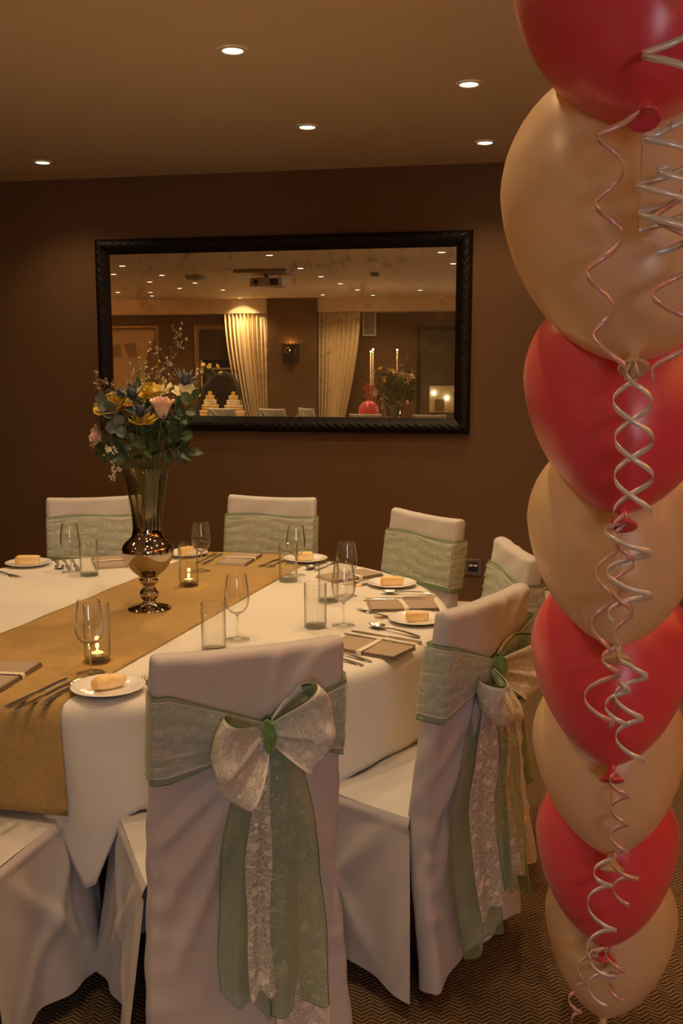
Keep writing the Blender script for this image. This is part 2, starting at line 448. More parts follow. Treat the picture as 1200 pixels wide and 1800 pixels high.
# ------------------------------------------------------------------ downlights
ringm = MB(); ringm.lathe([(0.036, -0.002), (0.040, -0.006), (0.048, -0.006), (0.052, -0.001)], 28)
ringm = ringm.me('ring', True, ['white_paint'])
bulbm = MB(); bulbm.lathe([(0.0, -0.004), (0.02, -0.0045), (0.036, -0.003)], 24)
bulbm = bulbm.me('bulb', True, ['bulb_glow'])
def downlight(x, y, label, power=1.0, group='ceiling downlights'):
    t = thing('downlight', label, 'downlight', (x, y, HC), 0, group)
    add('ring', ringm, t); add('bulb', bulbm, t)
    l = bpy.data.lights.new('downlight_lamp', 'SPOT'); l.energy = SPOT_W * power; l.color = SPOT_COL
    l.spot_size = R(126); l.spot_blend = 0.8; l.shadow_soft_size = 0.028
    lo = bpy.data.objects.new('downlight_lamp', l); COL.objects.link(lo); lo.parent = t; lo.location = (0, 0, -0.012)
for x, y, lab, pw in (
    (-1.12, 3.64, 'round recessed downlight glowing in the ceiling, topmost of those above the table', 1.0),
    (-0.316, 4.24, 'recessed downlight glowing in the ceiling just left of the top cream balloon, nearer one', 1.0),
    (-1.12, 4.82, 'recessed downlight glowing in the ceiling above the middle of the big mirror', 0.8),
    (-0.31, 5.32, 'recessed downlight glowing in the ceiling nearest the wall, beside the cream balloon', 0.6),
    (-2.755, 5.34, 'recessed downlight glowing in the ceiling at the far left, close to the wall', 0.45)):
    downlight(x, y, lab, pw)
# downlights above the table that stand out of the frame
for x, y, pw, lab in ((-1.1, 2.5, 0.8, 'over the front half of the table'), (-2.75, 3.15, 0.8, 'over the left side of the table'), (-2.75, 4.25, 0.6, 'over the far left chair'),
                      (-0.31, 3.16, 0.65, 'over the right rim of the table'), (-0.31, 2.08, 0.75, 'over the right hand chair')):
    downlight(x, y, 'downlight above the top edge of the picture, ' + lab, pw, 'downlights above the frame')
for x, y, lab in (
    (-4.66, 0.84, 'downlight seen in the mirror at its upper left corner, largest of those there'),
    (-5.18, -0.10, 'downlight seen in the mirror at its left edge, just under the corner one'),
    (-4.65, -0.345, 'downlight seen in the mirror left of the round ceiling vent'),
    (-5.17, -1.24, 'downlight seen in the mirror, second row at the left'),
    (-5.16, -2.346, 'downlight seen in the mirror below and left of the ceiling vent'),
    (-4.63, -1.51, 'downlight seen in the mirror right under the ceiling vent'),
    (-6.353, -2.9, 'downlight seen in the mirror at the left edge, low near the white band'),
    (-5.87, -3.0, 'downlight seen in the mirror low at the left, upper of a close pair'),
    (-6.145, -3.75, 'downlight seen in the mirror low at the left, lower of a close pair'),
    (-4.64, -2.77, 'downlight seen in the mirror at the lower left of the projector'),
    (-2.747, 1.558, 'downlight seen in the mirror above the projector, near the top of the frame'),
    (-2.753, 0.18, 'downlight seen in the mirror to the upper right of the projector'),
    (-2.75, -0.91, 'downlight seen in the mirror, second right of the projector'),
    (-2.72, -2.0, 'downlight seen in the mirror, third right of the projector'),
    (-2.694, -3.155, 'downlight seen in the mirror, fourth right of the projector'),
    (-3.414, -4.06, 'downlight seen in the mirror at the top right of the dark pillar'),
    (-2.648, -4.3, 'downlight seen in the mirror above the right hand curtain'),
    (-1.79, -3.4, 'downlight seen in the mirror low at the right, alone under the speckled patch'),
    (-1.0, 1.49, 'downlight seen in the mirror at its upper right corner'),
    (-0.98, 0.365, 'downlight seen in the mirror at the right edge under the corner one')):
    downlight(x, y, lab, 0.45 if y > 0.2 else 1.0 if y > -3.9 else 0.8, 'downlights reflected in the mirror')
downlight(-4.93, -4.55, 'downlight seen in the mirror washing the white band above the left curtain', 2.2, 'downlights reflected in the mirror')

# ------------------------------------------------------------------ big wall mirror
MX0, MX1, MZ0, MZ1 = -2.685, -0.395, 1.162, 2.318
FW = 0.092
mir = thing('wall_mirror', 'wide rectangular wall mirror with speckled antique glass and dark carved frame', 'mirror', ((MX0 + MX1) / 2, YB, (MZ0 + MZ1) / 2))
hw, hh = (MX1 - MX0) / 2, (MZ1 - MZ0) / 2
def frame_rail(name, axis, sgn, parent, hw, hh, fw, depth, mat, relief, yoff=0.0):
    # profile across the rail (0 outer .. 1 inner), mitred ends, with carved relief
    L = hw if axis == 'x' else hh
    nu = int(2 * L / 0.012); nv = 18
    def fn(u, v):
        inset = v * fw
        half = L - inset
        a = -half + 2 * half * u
        h = depth * (0.55 + 0.45 * math.sin(math.pi * min(1, v * 1.15)) ** 0.6)
        if v < 0.08: h = depth * (v / 0.08) * 0.8
        if v > 0.80: h = depth * (0.75 - 1.6 * (v - 0.80))
        if 0.18 < v < 0.70 and relief:
            w = math.sin(math.pi * (v - 0.18) / 0.52)
            h += relief * w * (abs(math.sin(a * 52 + 3.0 * math.sin(v * 9))) * 0.7 + 0.5 * math.sin(a * 130 + v * 20))
        if 0.70 < v < 0.80 and relief: h += relief * 0.4 * math.sin(a * 240)
        if axis == 'x': return (a, -h + yoff, sgn * (hh - inset))
        return (sgn * (hw - inset), -h + yoff, a)
    m = MB(); m.grid(fn, nu, nv)
    return add(name, m.me(name), parent, mat=mat)
for ax, sg in (('x', 1), ('x', -1), ('z', 1), ('z', -1)):
    frame_rail('frame_rail', ax, sg, mir, hw, hh, FW, 0.05, 'frame_dark', 0.008)
box_obj('mirror_glass', (0, -0.012, 0), (2 * (hw - FW) + 0.01, 0.006, 2 * (hh - FW) + 0.01), 'antique_mirror', mir)
box_obj('backing', (0, -0.004, 0), (2 * hw - 0.01, 0.008, 2 * hh - 0.01), 'frame_dark', mir)

# ------------------------------------------------------------------ wall sockets
def socket(x, label, two):
    t = thing('wall_socket', label, 'socket', (x, YB, 0.375), 0, 'wall sockets')
    box_obj('plate', (0, -0.005, 0), (0.104, 0.010, 0.100), 'socket_metal', t, 0.003)
    box_obj('insert', (0, -0.0105, 0.002), (0.058, 0.003, 0.055), 'black_plastic', t)
    if two:
        for sx in (-1, 1): box_obj('white_port', (sx * 0.0135, -0.0125, 0.012), (0.021, 0.002, 0.013), 'white_plastic', t)
    else: box_obj('white_port', (0.012, -0.0125, 0.012), (0.02, 0.002, 0.012), 'grey_plastic', t)
socket(-0.360, 'bronze wall plate with two white ports, left of the two above the skirting', True)
socket(-0.223, 'bronze wall plate half hidden behind the chair back, right of the two', False)

# ------------------------------------------------------------------ tablecloth, table, runner
TC = Vector((-1.26, 3.10)); TR = 1.0; TZ = 0.75
def ang(d): return R(d)
CH_ANG = [-97, -59, -26, 8, 45, 86, 124, 160, 196, 230]
def adiff(a, b):
    d = (a - b + 180) % 360 - 180
    return abs(d)
def cloth_point(th, s, rad=TR, zt=TZ, angs=CH_ANG, tips=((-77.5, 0.16, 3.2),)):
    # s: arc length beyond the flat top (0 at edge)
    deg = math.degrees(th)
    near = min(adiff(deg, a) for a in angs) if angs else 30
    gap = min(1, max(0, (near - 11) / 8.0)); gap = gap * gap * (3 - 2 * gap)
    hem = zt - 0.262 - 0.03 * gap
    for td, amt, wd in tips: hem -= amt * math.exp(-(adiff(deg, td) / wd) ** 2)
    drop = zt - hem
    rb = 0.035
    q = s * (drop + 0.02)
    if q < rb * math.pi / 2:
        a = q / rb; rr = rad - rb + rb * math.sin(a); z = zt - rb + rb * math.cos(a)
    else:
        z = zt - rb - (q - rb * math.pi / 2); rr = rad
    t = max(0, (zt - rb - z) / 0.3)
    fold = 0.018 * math.sin(th * 17 + 0.6) + 0.011 * math.sin(th * 29 + 2.0) + 0.022 * math.sin(th * 10 + 1.1)
    rr += t * (fold * (0.5 + 0.5 * gap) + 0.014)
    return rr, z
def make_cloth(name, c, label, **kw):
    vs = []; fs = []; NT_ = 240
    rings = [('f', r) for r in (0.0001, 0.25, 0.5, 0.75, 0.9, 0.965)] + [('s', (i / 22.0)) for i in range(23)]
    rad = kw.get('rad', TR)
    for kind, val in rings:
        for k in range(NT_):
            th = 2 * math.pi * k / NT_
            if kind == 'f': rr, z = val * rad * 0.99, kw.get('zt', TZ)
            else: rr, z = cloth_point(th, val, **kw)
            vs.append((rr * math.cos(th), rr * math.sin(th), z))
    for i in range(len(rings) - 1):
        for k in range(NT_):
            fs.append((i * NT_ + k, i * NT_ + (k + 1) % NT_, (i + 1) * NT_ + (k + 1) % NT_, (i + 1) * NT_ + k))
    o = add(name, mesh(name, vs, fs), None, (c[0], c[1], 0), mat='table_cloth')
    solid(o, 0.0012, -1)
    return tag(o, label, 'tablecloth')
def make_table(name, c, label, rad=TR):
    t = thing(name, label, 'table', (c[0], c[1], 0))
    m = MB(); m.lathe([(0.0001, TZ - 0.028), (rad - 0.06, TZ - 0.028), (rad - 0.045, TZ - 0.02), (rad - 0.045, TZ - 0.010), (rad - 0.06, TZ - 0.004), (0.0001, TZ - 0.004)], 64)
    add('table_top', m.me('table_top'), t, mat='dark_wood')
    for k in range(4):
        a = R(45 + 90 * k); r = 0.28
        m = MB(); m.tube([(0, 0, 0), (0, 0, TZ - 0.03)], [0.02, 0.02], 10)
        add('leg', m.me('leg'), t, (r * math.cos(a), r * math.sin(a), 0), mat='dark_wood')
make_table('round_table', TC, 'large round banquet table under the white cloth and hessian runner')
make_cloth('tablecloth', TC, 'white cloth draped over the large round table, hanging in soft folds')

# runner: strip along y, hanging over the front edge
def runner_cx(y): return -1.345 + 0.095 * (y - 2.3)
RW = 0.262
def runner_pt(u, v):
    # v 0 = front hem .. 1 = back hem ; arc length along the strip
    x_off = (u - 0.5) * 2 * RW
    s = -0.265 + v * (0.265 + 2.05 + 0.2)
    y_flat0 = None
    cx = runner_cx(2.1 + max(0, min(2.05, s)))
    x = cx + x_off
    dx = x - TC.x
    half = math.sqrt(max(0.01, (TR + 0.004) ** 2 - dx * dx))
    yf, yb = TC.y - half, TC.y + half
    if s < 0:
        q = -s; rb = 0.037
        if q < rb * 1.57: a = q / rb; y = yf + rb - rb * math.sin(a) ; z = TZ + 0.003 - rb + rb * math.cos(a); 
        else: y = yf - 0.004; z = TZ + 0.003 - rb - (q - rb * 1.57)
        tt = max(0, (TZ - z) / 0.3)
        y -= tt * (0.035 + 0.012 * math.sin(u * 9 + 1))
        z -= tt * 0.03 * (u - 0.3) + 0.006 * tt * math.sin(u * 14)
        x += tt * 0.03
    elif s > 2.05:
        q = s - 2.05; y = yb + 0.006; z = TZ - q - 0.02
        x += 0.0
        y += 0.04 * q / 0.2
    else:
        k = s / 2.05
        y0, y1 = yf + 0.037, yb - 0.03
        y = y0 + (y1 - y0) * k; z = TZ + 0.003 + 0.0008 * math.sin(x * 40 + y * 13) + 0.0006 * math.sin(y * 31)
    return Vector((x, y, z))
m = MB(); m.grid(runner_pt, 26, 150, lambda u, v: (u * 2 * RW, v * 2.5))
o = add('table_runner', m.me('table_runner'), mat='burlap'); solid(o, 0.002, 1)
tag(o, 'brown hessian runner laid across the table and hanging over its near edge', 'table runner')

# ------------------------------------------------------------------ chairs with covers and sashes
def yb_of(zz):   # rear face of the back cover in chair coordinates
    if zz > 0.46: return -0.205 - 0.065 * (zz - 0.46) / 0.49
    return -0.205 - 0.055 * ((0.46 - zz) / 0.40) ** 1.2
def hw_of(zz):
    if zz > 0.46: return 0.212 - 0.008 * (zz - 0.46) / 0.49
    return 0.212 + 0.022 * ((0.46 - zz) / 0.40)
def line_fold(x, z, x0, z0, x1, z1, w, A):
    dx, dz = x1 - x0, z1 - z0; L = math.hypot(dx, dz)
    t = ((x - x0) * dx + (z - z0) * dz) / L
    d = ((x - x0) * dz - (z - z0) * dx) / L
    k = max(0, min(1, t / L))
    win = math.sin(math.pi * k) ** 0.7 if 0 < t < L else 0
    return A * win * math.exp(-(d / w) ** 2)
def back_fold(x, z, kx):
    f = 0
    f += line_fold(x, z, kx, 0.78, -0.20, 0.40, 0.026, 0.030)
    f += line_fold(x, z, kx, 0.74, -0.17, 0.28, 0.022, 0.024)
    f += line_fold(x, z, kx - .02, 0.76, -0.21, 0.55, 0.016, 0.018)
    f += line_fold(x, z, kx, 0.76, 0.20, 0.42, 0.020, 0.020)
    f += line_fold(x, z, kx, 0.82, 0.17, 0.96, 0.018, 0.014)
    f += line_fold(x, z, kx, 0.82, 0.06, 0.97, 0.014, 0.012)
    f += line_fold(x, z, kx, 0.82, -0.12, 0.96, 0.020, 0.004)
    t = max(0, (0.5 - z) / 0.44)
    f += t * (0.008 * math.sin(x * 26 + 1) + 0.005 * math.sin(x * 47 + z * 8))
    for k, zz in enumerate((0.50, 0.43, 0.36, 0.29, 0.22)):   # creases up the sides
        sg = 1 if k % 2 else -1
        f += 0.006 * math.exp(-((z - zz - 0.25 * (abs(x) - 0.2)) / 0.014) ** 2) * max(0, (abs(x) - 0.12) / 0.09) * (1 if x * sg > 0 else 0.6)
    return f
def back_cover_mesh(kx):
    NW, NS, NZ = 46, 6, 74
    per = []
    for i in range(NW): per.append(('r', -1 + 2 * i / NW))
    for i in range(NS): per.append(('R', i / NS))
    for i in range(NW): per.append(('f', 1 - 2 * i / NW))
    for i in range(NS): per.append(('L', 1 - i / NS))
    vs = []; zs = []
    for j in range(NZ + 1):
        zs.append(0.080 + (0.945 - 0.080) * (j / NZ))
    arc = [R(a) for a in (18, 36, 54, 72, 88)]
    zs += [0.945 + 0.018 * math.sin(a) for a in arc]
    ins = [0] * (NZ + 1) + [0.018 * (1 - math.cos(a)) for a in arc]
    for zz, ii in zip(zs, ins):
        th = 0.052 if zz > 0.42 else 0.052
        for kind, q in per:
            w = hw_of(min(zz, .945)) - ii * 0.4; yb = yb_of(min(zz, .945)) + ii; yf = yb_of(min(zz, .945)) + th - ii
            if kind in 'rf':
                x = q * w
            else: x = w if kind == 'R' else -w
            edge = (1 - abs(x) / w)
            if kind == 'r':
                y = yb - back_fold(x, zz, kx) + 0.008 * max(0, 1 - edge / 0.06) ** 2
            elif kind == 'f':
                y = yf - 0.008 * max(0, 1 - edge / 0.06) ** 2 + 0.0015 * math.sin(zz * 60 + x * 30)
            else:
                y = yb + 0.006 + (yf - yb - 0.012) * q
                x += (1 if kind == 'R' else -1) * (0.0018 * math.sin(zz * 23 + 1) + 0.0014 * math.sin(zz * 61 + q * 3)) * (1 if zz < 0.7 else 0.3)
                x += (1 if kind == 'R' else -1) * 0.004 * math.sin(math.pi * q)
            z2 = zz + 0.006 * (x / 0.2) ** 2 * (1 if zz > .9 else 0) - (0.03 * (abs(x) / w) ** 3 * (1 if zz < .085 else 0))
            vs.append((x, y, z2))
    n = len(per)
    fs = [(j * n + k, j * n + (k + 1) % n, (j + 1) * n + (k + 1) % n, (j + 1) * n + k) for j in range(len(zs) - 1) for k in range(n)]
    b = (len(zs) - 1) * n
    fs.append(tuple(range(b, b + n)))
    me = mesh('back_cover', vs, fs, None, True, ['cover_cloth']); me.polygons[len(fs) - 1].use_smooth = False
    return me
def seat_cover_mesh():
    # open loop: rear left -> front left -> front right -> rear right
    yr, yf, w = -0.165, 0.285, 0.213
    P = []
    N1, N2 = 34, 34
    for i in range(N1): P.append((-w, yr + (yf - yr) * i / N1, (-1, 0), i / N1, 's'))
    for i in range(N2): P.append((-w + 2 * w * i / N2, yf, (0, 1), i / N2, 'f'))
    for i in range(N1 + 1): P.append((w, yf + (yr - yf) * i / N1, (1, 0), 1 - i / N1, 's'))
    n = len(P); vs = []; fs = []
    NZ = 40
    for j in range(NZ + 1):
        tz = j / NZ
        for i, (x, y, nn, q, side) in enumerate(P):
            hem = 0.058
            if side == 's': hem -= 0.018 * max(0, 1 - q / 0.35) ** 1.5
            corner = max(0, 1 - min(i, abs(i - N1)) / 9.0) if i < N1 * 1.5 else 0
            z = 0.458 + (hem - 0.458) * tz
            e = 0.003 + 0.045 * tz ** 1.15
            fold = tz * (0.014 * math.sin(q * 9 + (0 if x < 0 else 1.3)) + 0.007 * math.sin(q * 23 + 1 + x * 4))
            if side == 's':   # crossing creases in the side panel
                fold += 0.016 * math.exp(-((q - 0.10 - 0.75 * tz) / 0.07) ** 2) * math.sin(math.pi * tz)
                fold += 0.012 * math.exp(-((q - 0.85 + 0.70 * tz) / 0.06) ** 2) * math.sin(math.pi * tz)
                if x > 0: e *= 0.25 + 0.75 * min(1, q / 0.45)
            else:
                fold += 0.012 * math.exp(-((q - 0.2 - 0.5 * tz) / 0.06) ** 2) * math.sin(math.pi * tz)
            if tz < 0.06: e = 0.010 * math.sin(tz / 0.06 * 1.57) ; fold = 0
            nx, ny = nn
            # blend normals at front corners
            if side == 's' and q > 0.9: k = (q - 0.9) / 0.1 * 0.5; nx, ny = nx * (1 - k), k
            if side == 'f':
                if q < 0.1: k = 0.5 * (1 - q / 0.1); nx, ny = -k, 1 - k
                if q > 0.9: k = 0.5 * (q - 0.9) / 0.1; nx, ny = k, 1 - k
            px, py = x + nx * (e + fold), y + ny * (e + fold)
            if side == 's':   # rear edge of the side panel kicks back and outward
                kick = max(0, 1 - q / 0.30) * (1.0 if x < 0 else 0.0)
                py -= kick * 0.055 * tz
                px += nx * kick * 0.028 * tz
                px += nx * 0.020 * tz * math.sin(math.pi * min(1, q / 0.5)) * -0.8
            vs.append((px, py, z))
    for j in range(NZ):
        for i in range(n - 1):
            fs.append((j * n + i, j * n + i + 1, (j + 1) * n + i + 1, (j + 1) * n + i))
    # seat top
    b = len(vs); NX, NY = 24, 24
    for j in range(NY + 1):
        for i in range(NX + 1):
            u, v = i / NX, j / NY
            x, y = -w + 2 * w * u, yr + (yf - yr) * v
            edge = min(u, 1 - u, v + .2, 1 - v)
            z = 0.459 + 0.010 * min(1, edge / 0.15) + 0.002 * math.sin(x * 20) * math.sin(y * 17)
            vs.append((x, y, z))
    W_ = NX + 1
    for j in range(NY):
        for i in range(NX):
            fs.append((b + j * W_ + i, b + j * W_ + i + 1, b + (j + 1) * W_ + i + 1, b + (j + 1) * W_ + i))
    return mesh('seat_cover', vs, fs, None, True, ['cover_cloth'])

def hem_mats(nu, nv, sides=True, bottom=True, top=False):
    out = []
    for j in range(nv):
        for i in range(nu):
            h = (sides and (i == 0 or i == nu - 1)) or (bottom and j == nv - 1) or (top and j == 0)
            out.append(1 if h else 0)
    return out
def edge_param(i, n, e):   # u with a thin first and last column
    if i == 0: return 0.0
    if i == n: return 1.0
    return e + (1 - 2 * e) * (i - 1) / (n - 2)
def strip_mesh(name, fn, nu, nv, width, length, mat, hem, bottom=True, top=False, e=0.02):
    vs = []; uv = []
    for j in range(nv + 1):
        v = j / nv if not bottom else (1.0 if j == nv else j / (nv - 1) * (1 - e * width / length) if nv > 1 else j / nv)
        for i in range(nu + 1):
            u = edge_param(i, nu, e)
            vs.append(fn(u, v)); uv.append((u * width, v * length))
    w = nu + 1
    fs = [(j * w + i, j * w + i + 1, (j + 1) * w + i + 1, (j + 1) * w + i) for j in range(nv) for i in range(nu)]
    return mesh(name, vs, fs, uv, True, [mat, hem], hem_mats(nu, nv, True, bottom, top))

def band_mesh(name, zlo, zhi, off, mat, hem, kx, kz, ph=0.0, sag=0.0):
    # wraps round the backrest; pinched into the knot on the rear face
    NP = 128; NV = 18
    per = []
    def slab(z): return hw_of(z), yb_of(z)
    vs = []; uv = []
    L1 = 0.42; L2 = 0.055; tot = 2 * (L1 + L2)
    for j in range(NV + 1):
        v = edge_param(j, NV, 0.012)
        for i in range(NP + 1):
            s = (i / NP) * tot
            z = zlo + (zhi - zlo) * v
            w = hw_of(max(0.5, min(0.94, z))) - 0.001 + off * 0.35; x = 0
            if s < L1:      # front face, left to right
                q = s / L1; x = -w + 2 * w * q; side = 'f'
                z += 0.004 * math.sin(q * 7 + v * 3 + ph) - sag * math.sin(math.pi * q)
                yy = yb_of(z) + 0.055 + off + 0.0022 * math.sin(v * 26 + 2.5 * math.sin(q * 6 + ph)) + 0.0015 * math.sin(v * 55 + q * 12)
            elif s < L1 + L2:
                q = (s - L1) / L2; x = w + 0.0035 + 0.001 * math.sin(q * math.pi); yy = yb_of(z) + 0.055 + off - (0.055 + 2 * off + 0.004) * q
            elif s < 2 * L1 + L2:
                q = (s - L1 - L2) / L1; x = w - 2 * w * q
                d = abs(x - kx) / 0.215; pin = min(1, d / 0.95) ** 0.95
                zc = kz + (0.5 * (zlo + zhi) - kz) * pin
                half = (0.022 + (0.5 * (zhi - zlo) - 0.022) * pin)
                z = zc + (v - 0.5) * 2 * half
                yy = yb_of(z) - 0.008 - off - 0.010 * (1 - pin) - back_fold(x, z, kx) * 0.6 + 0.0025 * math.sin(v * 24 + 2 * math.sin(q * 5)) * pin
            else:
                q = (s - 2 * L1 - L2) / L2; x = -w - 0.0035 - 0.001 * math.sin(q * math.pi); yy = yb_of(z) - off - 0.004 + (0.055 + 2 * off + 0.004) * q
            vs.append((x, yy, z)); uv.append((s, v * (zhi - zlo)))
    n = NP + 1
    fs = []; fm = []
    for j in range(NV):
        for i in range(NP):
            fs.append((j * n + i, j * n + i + 1, (j + 1) * n + i + 1, (j + 1) * n + i)); fm.append(1 if j in (0, NV - 1) else 0)
    return mesh(name, vs, fs, uv, True, [mat, hem], fm)

def loop_mesh(name, sx, L, tilt, Wd, depth, mat, hem, kx, kz, ph, shrink=1.0, yo=0.0):
    ca, sa = math.cos(tilt), math.sin(tilt)
    def fn(u, v):
        a = math.pi * v
        s = math.sin(a) ** 0.85 if 0 < v < 1 else 0.0
        w = (0.010 + Wd * (s ** 0.75)) * shrink
        c = (u - 0.5) * 2
        lx = L * shrink * s * (1 - 0.34 * abs(c) ** 2.4) + 0.02 * c * s * (1 if sx > 0 else -1)
        lz = c * w
        yy = -0.022 - depth * math.sin(2 * a) * 0.5 - depth * 0.6 * s - 0.013 * math.sin(c * 5.5 + ph + s * 1.5) * (0.35 + s * 0.65) * math.cos(a * .5) - 0.006 * math.sin(c * 12 + ph * 2) * (1 - 0.5 * s)
        x = lx * ca - lz * sa; z = lx * sa + lz * ca
        return (kx + sx * x, yb_of(kz) + yy + yo, kz + z)
    return strip_mesh(name, fn, 18, 28, 2 * Wd, 2 * L, mat, hem, bottom=False, e=0.025)

def tail_mesh(name, x0, x1, w0, w1, z0, z1, yo, ph, mat, hem, amp=0.012, slant=0.0, sway=0.0):
    def fn(u, v):
        t = v
        cx = x0 + (x1 - x0) * t + sway * math.sin(math.pi * t)
        w = w0 + (w1 - w0) * min(1, t * 2.2) ** 0.7
        c = (u - 0.5) * 2
        x = cx + c * w / 2 + 0.003 * math.sin(t * 13 + ph * 3 + c) * (1 if abs(c) > 0.9 else 0.5)
        z = z0 + (z1 - z0) * t - slant * c * t + 0.007 * math.sin(c * 4 + ph) * max(0, t - 0.8) * 5
        zz = max(0.06, z)
        y = yb_of(zz) + yo - 0.012 - 0.028 * min(1, t * 3) - amp * math.sin(c * 4.5 + ph + t * 3) * (0.4 + t) - 0.02 * t
        return (x, y, z)
    return strip_mesh(name, fn, 22, 48, (w0 + w1) / 2, abs(z1 - z0), mat, hem, True, False, 0.018 if hem == 'organza_hem' else 0.012)

legm = MB(); legm.box((0, 0, 0.13), (0.036, 0.036, 0.26)); 
lm = legm.v; lm = [(x * (0.78 if z < 0.1 else 1.0), y * (0.78 if z < 0.1 else 1.0), z) for x, y, z in lm]
legmesh = mesh('leg', lm, legm.f, None, False, ['dark_wood'])
SEAT_ME = seat_cover_mesh()

def make_chair(bow):
    t = thing('covered_chair', 'chair', 'chair')
    kx, kz = bow['k']
    add('back_cover', back_cover_mesh(kx), t); add('seat_cover', SEAT_ME, t)
    for x, y in ((-0.185, 0.24), (0.185, 0.24)): add('leg', legmesh, t, (x, y, 0))
    for x in (-0.185, 0.185):
        l = add('leg', legmesh, t, (x, -0.20, 0)); l.rotation_euler = (R(-10), 0, 0); l.location = (x, -0.215, 0.003)
    s = add('sash', band_mesh('sash', 0.705, 0.893, 0.004, 'organza', 'organza_hem', kx, kz), t)
    add('lace_band', band_mesh('lace_band', 0.722, 0.883, 0.008, 'lace_band', 'lace_hem', kx, kz, 0.6), s)
    for sx, L, tilt, Wd, ph in bow['loops']:
        add('bow_loop', loop_mesh('bow_loop', sx, L, tilt, Wd, 0.068, 'organza', 'organza_hem', kx, kz, ph, 0.94, 0.004), s)
        add('lace_loop', loop_mesh('lace_loop', sx, L, tilt, Wd, 0.075, 'lace_bow', 'lace_hem', kx, kz, ph), s)
    kn = MB()
    def knot(u, v):
        a = u * 2 * math.pi; b = (v - 0.5) * math.pi * 0.96
        r = 1 + 0.12 * math.sin(a * 3 + v * 7) + 0.08 * math.sin(v * 18 + a)
        return (kx + 0.014 * r * math.cos(b) ** 0.45 * math.cos(a), yb_of(kz) - 0.036 + 0.022 * r * math.cos(b) ** 0.45 * math.sin(a), kz + 0.034 * math.sin(b) * (1 + .1 * math.sin(a * 2)))
    kn.grid(knot, 28, 20)
    add('knot', kn.me('knot', True, ['organza_knot']), s)
    for a in bow['tails']: add('tail', tail_mesh('tail', *a), s)
    return t
bowA = dict(k=(0.028, 0.790), loops=((-1, 0.138, R(-24), 0.082, 0.4), (1, 0.132, R(10), 0.082, 1.7)),
            tails=((0.000, -0.035, 0.05, 0.098, 0.775, 0.225, 0.0, 0.2, 'organza', 'organza_hem', 0.008, 0.03, -0.008),
                   (0.055, 0.088, 0.06, 0.135, 0.775, 0.195, -0.002, 1.3, 'organza', 'organza_hem', 0.008, 0.0, 0.01),
                   (0.018, 0.002, 0.02, 0.052, 0.760, 0.245, -0.012, 2.2, 'lace', 'lace_hem', 0.005, 0.0, -0.005),
                   (0.055, 0.095, 0.03, 0.118, 0.770, 0.120, 0.006, 0.8, 'lace', 'lace_hem', 0.005, 0.0, 0.01)))
bowB = dict(k=(0.000, 0.795), loops=((-1, 0.125, R(-58), 0.068, 0.9), (1, 0.150, R(-6), 0.075, 2.4)),
            tails=((-0.03, -0.085, 0.04, 0.180, 0.775, 0.125, 0.002, 0.5, 'organza', 'organza_hem', 0.006, 0.0, -0.015),
                   (0.03, 0.080, 0.03, 0.120, 0.775, 0.20, -0.004, 1.9, 'organza', 'organza_hem', 0.018, 0.03, 0.035),
                   (-0.02, -0.045, 0.03, 0.125, 0.775, 0.205, -0.012, 2.4, 'lace', 'lace_hem', 0.003, 0.0, -0.01),
                   (0.03, 0.135, 0.02, 0.090, 0.775, 0.24, -0.002, 1.1, 'lace', 'lace_hem', 0.010, 0.0, 0.03)))
protoA = make_chair(bowA); protoB = make_chair(bowB)
used = {'A': False, 'B': False}
def place_chair(kind, top, face, label, group='covered chairs round the table'):
    p = protoA if kind == 'A' else protoB
    o = p if not used[kind] else copy_tree(p)
    used[kind] = True
    f = Vector(face).normalized()
    o.location = (top[0] + f.x * 0.245, top[1] + f.y * 0.245, 0)
    o.rotation_euler = (0, 0, math.atan2(f.y, f.x) - math.pi / 2); o.scale = (0.98, 1, 1.022)
    tag(o, label, 'chair', group); return o
place_chair('A', (-0.566, 1.893), (-0.545, 0.838), 'white covered chair in front with its big green and lace bow towards us')
place_chair('B', (-0.117, 2.42), (-0.90, 0.44), 'white covered chair at the right, side seat and hanging sash tails in view')
place_chair('A', (-0.055, 3.13), (-0.955, -0.30), 'white covered chair partly hidden behind the right hand chair and balloons')
place_chair('A', (-0.415, 3.80), (-0.69, -0.73), 'white covered chair turned at an angle by the wall sockets, beyond the table')
place_chair('A', (-1.14, 4.19), (-0.08, -1), 'white covered chair against the far side of the table below the mirror')
place_chair('B', (-1.90, 4.03), (0.44, -0.895), 'white covered chair behind the vase at the far left of the table')
place_chair('B', (-1.345, 1.735), (0.075, 1), 'white covered chair at the lower left, only its seat and skirt in view')

